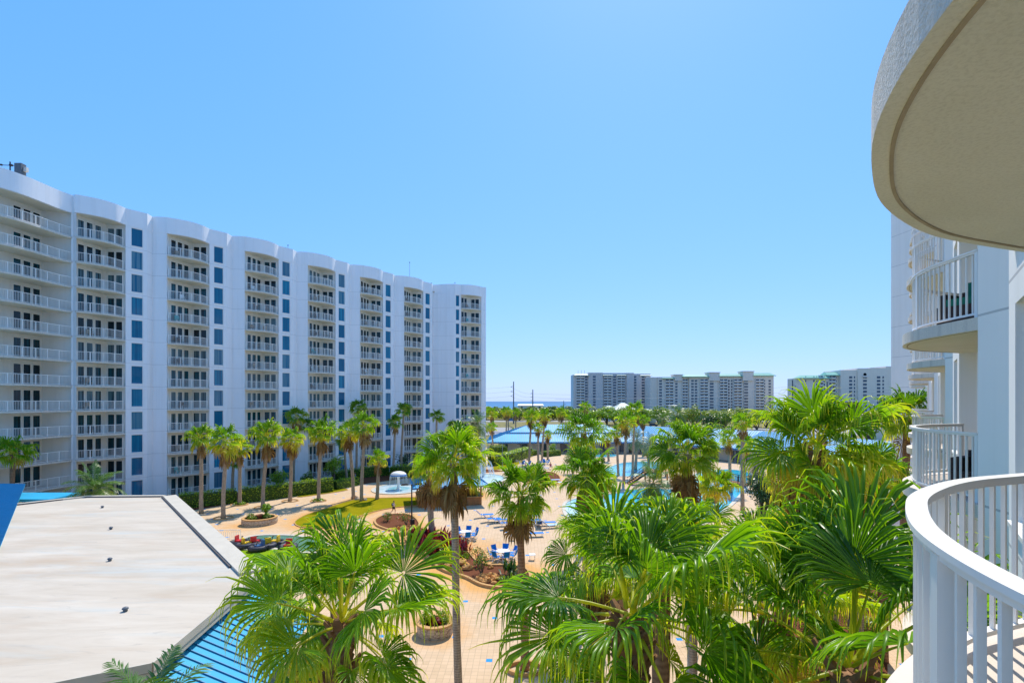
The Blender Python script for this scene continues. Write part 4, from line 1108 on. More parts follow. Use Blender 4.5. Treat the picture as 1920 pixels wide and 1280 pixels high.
for px, py, D, R_, t, sk, bx, lab in (
    (556, 783, 80, 1.9, 0, 4, 550, 'tall palm against the white tower above the fifth hedge palm'),
    (573, 800, 83, 1.8, 4, 0, 571, 'shaded dark palm just right of the tall palm by the tower'),
    (671, 766, 88, 1.9, 4, 0, 668, 'dark palm crown above the pair of lawn palms'),
    (646, 832, 84, 1.7, 4, 0, 650, 'low dark palm in the shade left of the lawn pair'),
    (438, 868, 71, 1.4, 4, 0, 435, 'low dark palm behind the hedge between the second and third row palms'),
    (756, 770, 92, 1.8, 4, 0, 752, 'dark green palm with thin trunk right of the mushroom fountain'),
    (819, 782, 94, 1.7, 2, 0, 816, 'dark palm by the blank end wall of the white tower'),
    (852, 800, 99, 1.6, 4, 0, 850, 'half hidden dark palm at the far corner of the white tower')):
    palm(px, py, D, R_, lab, tmpl=t, skirt=sk, base=bx, rt=.18, group=DK, seed=px)
palm(896, 795, 79, 2.2, 'grey-green feathery palm in front of the end of the white tower', 'feather', tmpl=1, rt=.26, seed=896, emin=-35, base=891)
# palms in front of and around the far pavilions and pools
FARP = 'palms by the far pavilions and pools'
for px, py, D, R_, t, sk, bx, lab in (
    (996, 782, 108, 2.0, 0, 8, 992, 'tall palm standing in front of the left blue pavilion roof'),
    (1021, 780, 112, 2.0, 1, 8, 1016, 'tall palm just right of the tallest pavilion palm'),
    (1009, 803, 106, 1.5, 3, 8, 1009, 'shorter brown-stemmed palm between the two tall pavilion palms'),
    (1027, 816, 116, 1.5, 1, 8, 1027, 'drooping palm low against the pavilion eave'),
    (922, 775, 155, 2.2, 0, 6, 922, 'leftmost palm behind the pavilion, next to the white tower'),
    (950, 772, 158, 2.2, 1, 6, 949, 'second palm behind the left pavilion'),
    (967, 775, 162, 1.9, 2, 6, 967, 'third palm behind the left pavilion, near the power pole'),
    (922, 802, 128, 1.7, 3, 5, 925, 'low palm at the left corner of the pavilion eave'),
    (1052, 774, 165, 2.4, 3, 8, 1052, 'round-headed palm behind the middle of the pavilion roof'),
    (1097, 764, 130, 1.9, 2, 4, 1097, 'high palm head above the bushy centre palm'),
    (1190, 772, 92, 2.2, 0, 8, 1186, 'tallest palm on the island between the lagoon and upper pool'),
    (1174, 790, 82, 2.1, 1, 9, 1170, 'second tall palm on the pool island, leaning left'),
    (1206, 788, 125, 1.8, 2, 8, 1206, 'palm in front of the middle blue roof beside the pool island'),
    (1157, 812, 91, 1.7, 3, 8, 1159, 'slim palm at the left end of the pool island'),
    (1138, 822, 113, 1.6, 1, 16, 1141, 'palm with a bundled brown skirt by the small far pool'),
    (1367, 822, 74, 1.8, 3, 9, 1370, 'palm at the footbridge with a hanging tan skirt'),
    (1396, 832, 79, 1.7, 0, 4, 1395, 'palm beside the rocks at the right end of the lagoon'),
    (1392, 794, 62, 1.6, 2, 5, 1392, 'palm head in front of the long blue roof, right of centre'),
    (1331, 836, 86, 1.7, 1, 6, 1331, 'palm growing from the edge of the lagoon behind the brown-skirted palm')):
    palm(px, py, D, R_, lab, tmpl=t, skirt=sk, base=bx, rt=.2, group=FARP, seed=px)
palm(1194, 824, 99, 2.4, 'left silver feather palm behind the pool island', 'silver', tmpl=2, rt=.24, seed=1194, emin=-30, base=1192)
palm(1220, 834, 101, 2.3, 'right silver feather palm behind the pool island', 'silver', tmpl=2, rt=.24, seed=1220, emin=-30, base=1216)
palm(1417, 872, 83, 2.2, 'silver feather palm beside the rocks at the lagoon end', 'silver', tmpl=2, rt=.3, seed=1417, emin=-30, base=1420)
palm(1244, 784, 200, 3.0, 'hazy feather palm in front of the pale condominium trees', 'feather', tmpl=3, rt=.3, seed=1244, emin=-40)
palm(1270, 775, 190, 4.0, 'wide wispy feather palm beyond the blue roofs', 'feather', tmpl=3, rt=.3, seed=1270, emin=-40)

# ---- leafy shrubs, hedges and trees
def leafcloud(lm, blobs, n, size, g, shell=.55, flatten=.0):
    """blobs: (cx,cy,cz,rx,ry,rz) ellipsoids filled towards their surface with leaf-sized quads"""
    vol = np.array([b[3] * b[4] + b[4] * b[5] + b[3] * b[5] for b in blobs]); cnt = np.maximum(8, (n * vol / vol.sum())).astype(int)
    for b, k in zip(blobs, cnt):
        u = norm(g.normal(0, 1, (k, 3))); u[:, 2] = np.where(u[:, 2] < -.5, -u[:, 2], u[:, 2])
        r = (1 - shell * g.random(k) ** 1.6) * (1 + .12 * np.sin(u[:, 0] * 5 + b[0]) * np.cos(u[:, 1] * 4 + b[1]))
        p = np.array(b[:3]) + u * r[:, None] * np.array(b[3:])
        nr = norm(u + g.normal(0, .6, (k, 3)) + UPZ * .4); a = norm(np.cross(nr, g.normal(0, 1, (k, 3)))); c = np.cross(nr, a)
        s = size * g.uniform(.6, 1.3, k)[:, None]
        V = np.stack([p - a * s, p + c * s * .5 + nr * s * .1, p + a * s, p - c * s * .5 + nr * s * .1], 1)
        age = np.clip(.45 + g.normal(0, .2, k) + .1 * u[:, 2], 0, 1)
        lm.add(V, np.arange(k * 4).reshape(-1, 4), np.repeat(age[:, None], 4, 1))
def shrub(name, label, cat, x, y, blobs, n, size, mat, seed, group=None, stem=True, z=0):
    g = rng_(seed); lm = LM(); leafcloud(lm, blobs, n, size, g)
    root = thing(name, label, cat, (x, y, z), 0, group)
    obj('foliage', lm.mesh('foliage', M[mat]), root)
    if stem:
        mb = MB(); top = max(b[2] for b in blobs)
        for b in blobs[:6]:
            mb.tube([(0, 0, 0), (b[0] * .4, b[1] * .4, b[2] * .5), (b[0] * .9, b[1] * .9, b[2])], [.05 * max(1, top), .035 * max(1, top), .015 * max(1, top)], 6)
        obj('trunk', mb.mesh('trunk', M['bark']), root)
    return root
def rblobs(g, n, R_, H, z0=.0):
    out = []
    for i in range(n):
        a = g.uniform(0, 6.28); r = R_ * .55 * math.sqrt(g.random()); s = R_ * g.uniform(.42, .62)
        out.append((r * math.cos(a), r * math.sin(a), z0 + H * g.uniform(.38, .78), s, s, H * g.uniform(.24, .34)))
    return out
def bush(px, by, w_px, h, mat, label, seed, n=900, cat='shrub', name='shrub', size=.14, D=None):
    D = D or 12672 / (by - 752); x = (px - 960) / F * D; r = w_px / F * D / 2
    return shrub(name, label, cat, x, D, rblobs(random.Random(seed), 8, r, h), n, size, mat, seed, 'shrubs in the courtyard')
def hedge(pix, h, w, label, mat, seed, dens=170, size=.10, Dmax=130):
    pts = [G(x, y) for x, y in pix]; pts = smooth_line(pts, 4); g = rng_(seed)
    cx, cy = pts[len(pts) // 2]; lm = LM(); root = thing('hedge', label, 'hedge', (cx, cy, 0), 0, 'clipped hedges')
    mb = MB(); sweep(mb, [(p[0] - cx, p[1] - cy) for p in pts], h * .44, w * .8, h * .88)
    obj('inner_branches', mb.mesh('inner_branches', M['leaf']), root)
    for i in range(len(pts) - 1):
        a = np.array(pts[i]); b = np.array(pts[i + 1]); ln = np.hypot(*(b - a)); d = (b - a) / ln; nn = np.array([-d[1], d[0]])
        k = int(dens * ln); t = g.random(k); s = g.uniform(-1, 1, k); zz = g.random(k)
        m_ = g.random(k); side = m_ < .55
        off = np.where(side, np.where(g.random(k) < .5, 1, -1) * (1 + g.normal(0, .06, k)), s); z = np.where(side, zz, 1 + g.normal(0, .05, k)) * h
        rnd = 1 - .18 * (z / h > .85) ; xy = a[None] + d[None] * (t * ln)[:, None] + nn[None] * (off * rnd * w / 2)[:, None]
        p = np.concatenate([xy - np.array([[cx, cy]]), (z * (1 + .06 * np.sin(xy[:, 0] * 1.7) * np.cos(xy[:, 1] * 1.3)))[:, None]], 1)
        nr = norm(g.normal(0, .6, (k, 3)) + np.where(side[:, None], np.concatenate([nn[None] * np.sign(off)[:, None], np.zeros((k, 1))], 1), UPZ[None]))
        aa = norm(np.cross(nr, g.normal(0, 1, (k, 3)))); c = np.cross(nr, aa); sz = size * g.uniform(.6, 1.3, k)[:, None]
        V = np.stack([p - aa * sz, p + c * sz * .55, p + aa * sz, p - c * sz * .55], 1)
        lm.add(V, np.arange(k * 4).reshape(-1, 4), np.repeat(np.clip(.72 + g.normal(0, .2, k), 0, 1)[:, None], 4, 1))
    obj('foliage', lm.mesh('foliage', M[mat]), root)
hedge([(335, 952), (390, 947), (442, 941)], 1.75, 1.6, 'bright clipped hedge nearest the white roof corner', 'bright_leaf', 1)
hedge([(452, 941), (500, 936), (570, 926), (622, 920)], 1.9, 1.8, 'long clipped hedge behind the middle of the palm row', 'bright_leaf', 2)
hedge([(626, 917), (648, 913), (668, 908)], 1.3, 1.6, 'low hedge piece at the right end of the palm row', 'bright_leaf', 3)
hedge([(628, 904), (655, 898), (690, 893), (728, 890)], 1.7, 1.6, 'hedge running behind the lawn pair of palms towards the fountain', 'bright_leaf', 4, 130)
hedge([(737, 893), (755, 894), (773, 893)], 2.0, 2.6, 'rounded clipped hedge behind the mushroom fountain', 'bright_leaf', 5, 180)
hedge([(921, 873), (945, 869), (970, 862), (990, 855)], 2.2, 2.4, 'sunny yellow-green hedge in front of the left pavilion', 'bright_leaf', 6, 110, .14)
hedge([(967, 861), (985, 856), (1005, 852)], 1.2, 1.6, 'low hedge strip behind the sunny pavilion hedge', 'leaf', 7, 90, .14)
hedge([(918, 853), (932, 853), (944, 852)], 2.3, 3.2, 'square clipped hedge under the pavilion eave', 'leaf', 8, 150, .14)
hedge([(1020, 856), (1036, 854), (1048, 853)], 1.3, 2.0, 'dark low hedge near the pavilion wall', 'leaf', 9, 110, .14)
bush(522, 924, 40, 3.2, 'bright_leaf', 'leafy round shrub behind the fourth and fifth hedge palms', 11, 1100)
bush(576, 912, 30, 2.2, 'leaf', 'small dark shrub between the fifth and sixth hedge palms', 12, 700)
bush(626, 908, 44, 4.4, 'bright_leaf', 'tall leafy shrub right of the orange-skirted palm', 13, 1300)
bush(585, 900, 20, 4.2, 'dark_leaf', 'dark upright shrub against the tower wall', 14, 600)
bush(752, 888, 34, 3.6, 'dark_leaf', 'dark spreading shrub beside the dark green tower palm', 15, 700)
bush(1074, 888, 46, 4.6, 'leaf', 'round grey-green bush under the bushy centre palm', 16, 1600)
bush(1035, 853, 18, 3.0, 'bright_leaf', 'bright shrub by the pavilion wall', 17, 500)
bush(1010, 908, 32, 3.4, 'bright_leaf', 'bushy shrub on the small mulch island', 18, 900)
bush(993, 899, 16, 2.4, 'leaf', 'small palm-like shrub on the left of the mulch island', 19, 400)
bush(975, 899, 28, 1.8, 'oak_leaf', 'wispy ornamental shrub left of the mulch island', 20, 500)
bush(1428, 975, 86, 5.0, 'dark_leaf', 'dense dark broadleaf shrub with small leaves right of the footbridge', 21, 4600, size=.13, D=56)
bush(1600, 960, 90, 5.6, 'bright_leaf', 'bright loose shrub at the foot of the right tower', 22, 2600, size=.10, D=27)
bush(1220, 1300, 150, 3.6, 'bright_leaf', 'pale yellow-green shrub under the bottom centre palms', 23, 3000, size=.06, D=12)
bush(1400, 1200, 90, 3.0, 'leaf', 'shrub filling the thicket below the yellowed palm', 24, 2600, size=.09, D=17)
bush(1520, 1200, 130, 3.2, 'leaf', 'dark green shrub under the big railing palm', 25, 2800, size=.08, D=14)
bush(1330, 900, 50, 2.2, 'leaf', 'low shrub on the bank below the footbridge', 26, 900, D=62)
bush(1460, 960, 60, 3.6, 'bright_leaf', 'light green shrub behind the shaggy palm', 27, 1500, D=45)
bush(1248, 893, 30, 3.0, 'oak_leaf', 'yellowish shrub by the dark stairs', 28, 800)
bush(1215, 862, 24, 2.6, 'leaf', 'shrub behind the silver feather palms', 29, 500)
bush(985, 846, 14, 1.6, 'bright_leaf', 'little clipped shrub under the pavilion eave', 30, 300)
bush(1130, 872, 16, 1.6, 'dark_leaf', 'small dark shrub at the end of the small far pool', 31, 300)
# red cordylines and flower bed planting
def spiky(label, name, px, by, r, h, n, mat, seed, cat='plant', group='plants in the flower bed', z=.08):
    x, y = G(px, by); g = rng_(seed); lm = LM()
    az = g.uniform(0, 6.283, n); el = R(85) - g.random(n) * R(70); L_ = h * g.uniform(.5, 1.0, n)
    bp = np.stack([g.normal(0, r * .35, n), g.normal(0, r * .35, n), g.uniform(0, h * .45, n)], 1)
    d = np.stack([np.cos(el) * np.cos(az), np.cos(el) * np.sin(az), np.sin(el)], 1); s = np.stack([-np.sin(az), np.cos(az), np.zeros(n)], 1)
    w = .06 * h; mid = bp + d * (L_ * .55)[:, None]; tip = bp + d * L_[:, None] - UPZ * (L_ * .25)[:, None] * np.cos(el)[:, None]
    V = np.stack([bp - s * w * .3, bp + s * w * .3, mid + s * w, mid - s * w, tip + s * w * .1, tip - s * w * .1], 1); i0 = np.arange(n)[:, None] * 6
    A = np.repeat(np.clip(.5 + g.normal(0, .25, n), 0, 1)[:, None], 6, 1)
    lm.add(V, np.concatenate([i0 + np.array([[0, 1, 2, 3]]), i0 + np.array([[3, 2, 4, 5]])]), A)
    o = obj(name, lm.mesh(name, M[mat]), None, (x, y, z)); return tag(o, label, cat, group)
COR = [(775, 1018), (783, 1010), (792, 1024), (800, 1014), (806, 1030), (812, 1020), (818, 1038), (822, 1026), (829, 1016), (834, 1034), (840, 1024), (846, 1036), (852, 1028), (826, 1044), (810, 1040), (858, 1036), (868, 1042), (797, 1033)]
for i, (px, by) in enumerate(COR):
    spiky('dark red cordyline in the red clump of the big mulch bed', 'cordyline', px, by, .7, 1.25, 60, 'red_leaf', 300 + i, 'plant', 'red cordylines in the mulch bed')
spiky('bright green grassy clump beside the red cordylines', 'ornamental_grass', 845, 1050, .9, 1.1, 240, 'bright_leaf', 330)
spiky('dark agave-like plant near the brown-skirted lounger palm', 'agave', 957, 1080, .8, 1.2, 70, 'dark_leaf', 331)
spiky('low lime grass tuft at the left of the front bed edge', 'grass_tuft', 938, 1090, .35, .4, 60, 'bright_leaf', 332)
spiky('low lime grass tuft in the middle of the front bed edge', 'grass_tuft', 949, 1091, .35, .4, 60, 'bright_leaf', 333)
spiky('low lime grass tuft nearest the lounger palm trunk', 'grass_tuft', 962, 1092, .45, .5, 80, 'bright_leaf', 334)
spiky('small yellow-green plant right of the tall bare palm trunk', 'shrub', 873, 1050, .4, .5, 60, 'bright_leaf', 335)
def flowering(label, px, by, r, h, seed, nfl=60):
    x, y = G(px, by); root = shrub('flowering_shrub', label, 'flowering shrub', x, y, rblobs(random.Random(seed), 5, r, h), 420, .07, 'leaf', seed, 'flowering shrubs')
    g = rng_(seed + 5); lm = LM(); leafcloud(lm, rblobs(random.Random(seed), 5, r * 1.05, h * 1.05), nfl, .07, g, .15); obj('flowers', lm.mesh('flowers', M['flower']), root)
flowering('red-flowering shrub in the middle of the big mulch bed', 903, 1078, .95, 1.9, 341)
flowering('second red-flowering shrub, taller, left in the big mulch bed', 897, 1062, .7, 1.6, 342)
flowering('red-flowering shrub in the small mulch bed beside the lamp post', 762, 985, 1.2, 1.5, 343, 90)
flowering('sparse flowering shrub at the left end of the small mulch bed', 728, 978, .9, 1.0, 344, 30)
# far oaks and pines beyond the road, in rows
def far_tree(px, py, D, w_m, h_m, mat, label, seed, n=650, size=.55):
    x, y, _ = W(px, py, D); g = random.Random(seed); r = w_m / 2; blobs = []
    for i in range(14):
        a = g.uniform(0, 6.28); q = r * .72 * math.sqrt(g.random()); s = r * g.uniform(.30, .50)
        blobs.append((q * math.cos(a), q * math.sin(a), h_m * (.36 + .48 * g.random() * (1 - .5 * q / r)), s, s, h_m * g.uniform(.15, .24)))
    root = shrub('broadleaf_tree', label, 'tree', x, y, blobs, n, size, mat, seed, 'trees beyond the blue roofs')
    return root
FT = []
g_ = random.Random(5)
def trow(x0, x1, step, D, w, h, mats, word, jit=6):
    px = x0; i = 0
    ords = ('first', 'second', 'third', 'fourth', 'fifth', 'sixth', 'seventh', 'eighth', 'ninth', 'tenth', 'eleventh', 'twelfth', 'thirteenth', 'fourteenth', 'fifteenth', 'sixteenth')
    while px < x1:
        d = D * g_.uniform(.93, 1.07); hh = h * g_.uniform(.8, 1.2)
        far_tree(px, 780, d, w * g_.uniform(.8, 1.25), hh, mats[g_.randrange(len(mats))], '%s tree from the left in the %s' % (ords[min(i, 15)], word), int(px * 3 + D), 1300, .42 * D / 250)
        px += step * g_.uniform(.75, 1.25); i += 1
trow(915, 1075, 14, 420, 13, 8.5, ['oak_leaf', 'leaf', 'oak_leaf'], 'scrubby row before the sea', 0)
trow(912, 1080, 12, 372, 13, 9.0, ['oak_leaf', 'leaf', 'bright_leaf'], 'green belt behind the left pavilion')
trow(1075, 1240, 15, 300, 12, 10, ['oak_leaf', 'oak_leaf', 'bright_leaf'], 'light green row below the left condominium')
trow(1285, 1490, 19, 250, 13, 10.5, ['oak_leaf', 'bright_leaf', 'oak_leaf'], 'bright row below the right condominium')
trow(1470, 1570, 19, 200, 11, 9.5, ['leaf', 'oak_leaf'], 'row behind the mature fan palm')
trow(1640, 1700, 22, 190, 9, 8, ['leaf', 'oak_leaf'], 'short row by the right tower')
far_tree(1244, 780, 230, 15, 13, 'leaf', 'dark rounded tree in front of the pale green clubhouse roof', 901, 1100, .45)
far_tree(1330, 785, 220, 11, 9.5, 'dark_leaf', 'dark tree with visible trunk along the parking lot', 902, 800, .45)
far_tree(1355, 785, 218, 10, 9, 'leaf', 'mid green tree right of the dark parking lot tree', 903, 800, .45)
far_tree(1630, 790, 150, 8, 10, 'leaf', 'green tree beside the dark billboard', 904, 700, .35)
far_tree(1037, 765, 470, 14, 10, 'dark_leaf', 'dark shoreline tree right of the white beach building', 905, 500, .7)
far_tree(905, 798, 200, 9, 5, 'bright_leaf', 'bright bush by the parked cars', 906, 500, .35)
far_tree(962, 806, 180, 5, 4, 'bright_leaf', 'bright shrub behind the left pavilion hip', 907, 400, .3)
# one continuous mass of coastal scrub far off
lm = LM(); g = rng_(77); bl = []
for i in range(240): bl.append((g.uniform(-60, 330), g.uniform(360, 470), g.uniform(1, 3.5), g.uniform(5, 9), g.uniform(4, 7), g.uniform(2.5, 4.5)))
leafcloud(lm, bl, 16000, .9, g); o = obj('coastal_scrub', lm.mesh('coastal_scrub', M['oak_leaf'])); kind(o, 'stuff'); tag(o, 'belt of low coastal scrub between the road and the sea', 'scrub')
lm = LM(); bl = []
for i in range(60):
    u_ = g.uniform(2, 45); v_ = g.uniform(1.8, 5); xx, yy = L(u_, v_); bl.append((xx, yy, .25, .8, .8, .5))
leafcloud(lm, bl, 9000, .09, g); o = obj('ground_cover', lm.mesh('ground_cover', M['leaf'])); kind(o, 'stuff'); tag(o, 'leafy ground cover under the palms beside the right tower', 'ground cover')
# ---------------------------------------------------------------- courtyard objects
ORD = ('first', 'second', 'third', 'fourth', 'fifth', 'sixth', 'seventh', 'eighth', 'ninth', 'tenth', 'eleventh', 'twelfth')
# mushroom fountain
x, y = G(747, 917); mf = thing('mushroom_fountain', 'white mushroom fountain with blue rim spilling water into a round basin', 'fountain', (x, y, 0))
mb = MB(); mb.lathe([(.45, 0), (.3, .12), (.2, .4), (.17, 1.6), (.2, 2.0)], n=16); obj('stem', mb.mesh('stem', M['white_metal'], True), mf)
mb = MB(); mb.lathe([(.2, 1.98), (1.0, 2.02), (1.2, 2.12), (1.12, 2.38), (.8, 2.6), (.4, 2.7), (0, 2.73)], n=28); obj('cap', mb.mesh('cap', M['white_metal'], True), mf)
mb = MB(); mb.lathe([(1.205, 2.08), (1.225, 2.1), (1.19, 2.22), (1.17, 2.21)], n=28); obj('rim', mb.mesh('rim', M['fabric_blue']), mf)
mb = MB(); g = random.Random(3)
for i in range(46):
    a = i / 46 * 6.283 + g.uniform(-.05, .05); r = 1.2; ln = g.uniform(.3, 1.9)
    pts = [((r + .12 * t) * math.cos(a), (r + .12 * t) * math.sin(a), 2.1 - ln * t * t) for t in (0, .4, .7, 1)]
    mb.tube(pts, [.012, .018, .012, .006], 5)
obj('falling_water', mb.mesh('falling_water', M['drops']), mf)
x, y = G(906, 893); sj = thing('water_jet', 'white spray jet in the wide pale splash pad behind the bar', 'water jet', (x, y, 0))
mb = MB()
for i in range(40):
    a = g.uniform(0, 6.283); r = g.uniform(.3, 2.4); h = g.uniform(1.2, 3.2)
    mb.tube([(0, 0, .1), (r * .3 * math.cos(a), r * .3 * math.sin(a), h), (r * .7 * math.cos(a), r * .7 * math.sin(a), h * .8), (r * math.cos(a), r * math.sin(a), .1)], [.02, .05, .06, .03], 5)
obj('spray', mb.mesh('spray', M['drops']), sj)
mb = MB(); mb.lathe([(.2, 0), (.2, .15), (.08, .3), (0, .3)], n=12); obj('nozzle', mb.mesh('nozzle', M['grey']), sj)
# wooden pool bar
kx, ky = G(815, 949); kr = R(14)
kb = thing('pool_bar', 'wooden outdoor bar with plank counter walls and a blue ribbed hip roof', 'bar kiosk', (kx + 1.4, ky + 2.6, 0), kr)
hw, hd = 3.9, 2.6
mb = MB()
for a, b in (((-hw, -hd), (hw, -hd)), ((hw, -hd), (hw, hd)), ((-hw, hd), (hw, hd)), ((-hw, -hd), (-hw, hd))):
    n = 22 if abs(a[0] - b[0]) > 1 else 15
    for i in range(n):
        t = (i + .5) / n; c = (a[0] + (b[0] - a[0]) * t, a[1] + (b[1] - a[1]) * t); ln = math.dist(a, b) / n
        mb.box((c[0], c[1], .52), (ln - .015 if abs(a[0] - b[0]) > 1 else .07, .07 if abs(a[0] - b[0]) > 1 else ln - .015, 1.04))
obj('counter_wall', mb.mesh('counter_wall', M['wood']), kb)
mb = MB()
for a, b in (((-hw - .15, -hd), (hw + .15, -hd)), ((-hw - .15, hd), (hw + .15, hd))): mb.bar((*a, 1.08), (*b, 1.08), .45, .06)
for sx in (-hw, hw): mb.bar((sx, -hd + .23, 1.08), (sx, hd - .23, 1.08), .45, .06)
obj('counter_top', mb.mesh('counter_top', M['edging']), kb)
for sx in (-hw, hw):
    for sy in (-hd, hd):
        mb = MB(); mb.box((0, 0, 1.9), (.2, .2, 1.58)); 
        for dx, dy in ((-1 if sx > 0 else 1, 0), (0, -1 if sy > 0 else 1)): mb.bar((dx * .1, dy * .1, 1.9), (dx * .75, dy * .75, 2.6), .1, .12)
        obj('post', mb.mesh('post', M['wood']), kb, (sx * .985, sy * .985, 0))
ro = .85; mb = MB(); A_ = [(-hw - ro, -hd - ro, 2.62), (hw + ro, -hd - ro, 2.62), (hw + ro, hd + ro, 2.62), (-hw - ro, hd + ro, 2.62)]; r0_, r1_ = (-1.3, 0, 4.25), (1.3, 0, 4.25)
roof_plane(mb, A_[0], A_[1], r1_, r0_, .38, .08, .05, .06); roof_plane(mb, A_[2], A_[3], r0_, r1_, .38, .08, .05, .06)
roof_plane(mb, A_[1], A_[2], r1_, r1_, .38, .08, .05, .06); roof_plane(mb, A_[3], A_[0], r0_, r0_, .38, .08, .05, .06)
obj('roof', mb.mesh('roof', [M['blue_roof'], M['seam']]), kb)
mb = MB()
for i in range(4): mb.bar(Vector(A_[i]) - Vector((0, 0, .1)), Vector(A_[(i + 1) % 4]) - Vector((0, 0, .1)), .08, .2)
obj('fascia', mb.mesh('fascia', M['blue_dark']), kb)
mb = MB(); mb.box((0, .2, 1.5), (3.0, 1.0, 1.9)); obj('back_cabinet', mb.mesh('back_cabinet', M['wood']), kb)
# lamp posts
def lamp(px, by, h, label, rz=.3):
    x, y = G(px, by); r = thing('lamp_post', label, 'lamp post', (x, y, 0), rz, 'lamp posts')
    mb = MB(); mb.lathe([(.16, 0), (.16, .25), (.07, .35), (.065, h)], n=10); obj('post', mb.mesh('post', M['black']), r)
    for s in (1, -1):
        mb = MB(); mb.bar((0, 0, h - .06), (s * .35, 0, h - .02), .05); mb.box((s * .68, 0, h), (.72, .34, .11)); mb.box((s * .68, 0, h + .07), (.5, .22, .05)); obj('lamp_head', mb.mesh('lamp_head', M['black']), r)
    return r
l1 = lamp(772, 1001, 4.95, 'black twin-headed lamp post in front of the wooden bar')
mb = MB(); mb.box((0.05, -.12, 1.25), (.42, .3, .5)); obj('floodlight', mb.mesh('floodlight', M['black']), l1)
lamp(979, 880, 4.95, 'black twin-headed lamp post before the sunny pavilion hedge')
x, y = G(942, 874); gp = thing('garden_pole', 'thin tan pole standing on the grass left of the pavilion hedge', 'pole', (x, y, 0)); mb = MB(); mb.tube([(0, 0, 0), (0, 0, 2), (.02, 0, 4.6)], [.06, .055, .05], 8); obj('pole', mb.mesh('pole', M['grey']), gp); mb = MB(); mb.lathe([(.12, 0), (.12, .1), (.06, .12)], n=10); obj('base', mb.mesh('base', M['grey']), gp)
x, y = G(793, 1012); el = thing('utility_pedestal', 'small grey utility box at the left end of the red cordylines', 'utility box', (x, y, .08)); mb = MB(); mb.box((0, 0, .35), (.5, .3, .7)); obj('cabinet', mb.mesh('cabinet', M['grey']), el); mb = MB(); mb.box((0, 0, .72), (.56, .36, .05)); obj('lid', mb.mesh('lid', M['grey']), el)
# stone planters
def planter(px, by, rx, ry, h, label, seed, shape):
    x, y = G(px, by); r = thing('stone_planter', label, 'planter', (x, y, 0), .35 if shape else 0)
    mb = MB(); mb.lathe([(1.0, 0), (1.03, h * .5), (1.0, h)], n=36, sx=rx, sy=ry); mb.lathe([(.86, h), (.86, h - .25)], n=36, sx=rx, sy=ry); obj('wall', mb.mesh('wall', M['stone']), r)
    mb = MB(); n = 36; pts = [(rx * .94 * math.cos(t / n * 6.2832), ry * .94 * math.sin(t / n * 6.2832)) for t in range(n)]; sweep(mb, pts, h + .04, .3, .08, closed=True); obj('rim', mb.mesh('rim', M['edging']), r)
    mb = MB(); mb.lathe([(.0, h - .12), (.88, h - .12)], n=36, sx=rx, sy=ry); obj('soil', mb.mesh('soil', M['mulch']), r)
    return r, x, y
p1_, x1, y1 = planter(487, 981, 1.75, 1.5, .62, 'low round stone planter with orange rim beyond the white roof', 1, 1)
p2_, x2, y2 = planter(816, 1186, 1.0, .95, .62, 'round stacked-stone planter full of flowers beside the tall bare palm', 2, 0)
def potplant(name, label, x, y, z, blobs, n, size, mat, seed, grp):
    g = rng_(seed); lm = LM(); leafcloud(lm, blobs, n, size, g); o = obj(name, lm.mesh(name, M[mat]), None, (x, y, z)); return tag(o, label, 'plant', grp)
potplant('bedding_plant', 'dark leafy plant at the left side of the far stone planter', x1 - 1.0, y1, .5, [(0, 0, .3, .4, .4, .35)], 160, .08, 'leaf', 401, 'plants in the stone planters')
potplant('bedding_plant', 'yellow bedding plants at the front of the far stone planter', x1 - .4, y1 - .7, .5, [(0, 0, .2, .6, .4, .25)], 200, .07, 'oak_leaf', 402, 'plants in the stone planters')
potplant('bedding_plant', 'green plant at the right side of the far stone planter', x1 + .9, y1 - .2, .5, [(0, 0, .25, .5, .5, .3)], 200, .08, 'leaf', 403, 'plants in the stone planters')
mb = MB(); mb.lathe([(.22, 0), (.32, .45), (.36, .5), (.3, .5), (.28, .4)], n=16); o = mb.build('terracotta_pot', plain('terracotta', (.42, .15, .07), .9), None, True, loc=(x1 + .05, y1 - .1, .5)); tag(o, 'terracotta pot standing in the far stone planter', 'pot')
potplant('taro_plant', 'bright big-leaved plant rising from the far stone planter', x1 + .55, y1 + .25, .5, [(0, 0, 1.1, .5, .5, .5), (0, 0, .5, .25, .25, .5)], 130, .2, 'bright_leaf', 404, 'plants in the stone planters')
potplant('bedding_plant', 'bright green plants at the back of the near stone planter', x2 + .35, y2 + .35, .5, [(0, 0, .3, .45, .35, .4)], 260, .07, 'bright_leaf', 405, 'plants in the stone planters')
potplant('bedding_plant', 'fresh green plant at the left of the near stone planter', x2 - .55, y2 + .1, .5, [(0, 0, .3, .35, .4, .4)], 200, .08, 'bright_leaf', 406, 'plants in the stone planters')
potplant('bedding_plant', 'red flowering plant at the front of the near stone planter', x2 + .1, y2 - .4, .5, [(0, 0, .28, .35, .3, .3)], 130, .07, 'red_leaf', 407, 'plants in the stone planters')
potplant('bedding_plant', 'yellow-green plant at the right of the near stone planter', x2 + .6, y2 - .25, .5, [(0, 0, .25, .3, .3, .3)], 150, .06, 'oak_leaf', 408, 'plants in the stone planters')
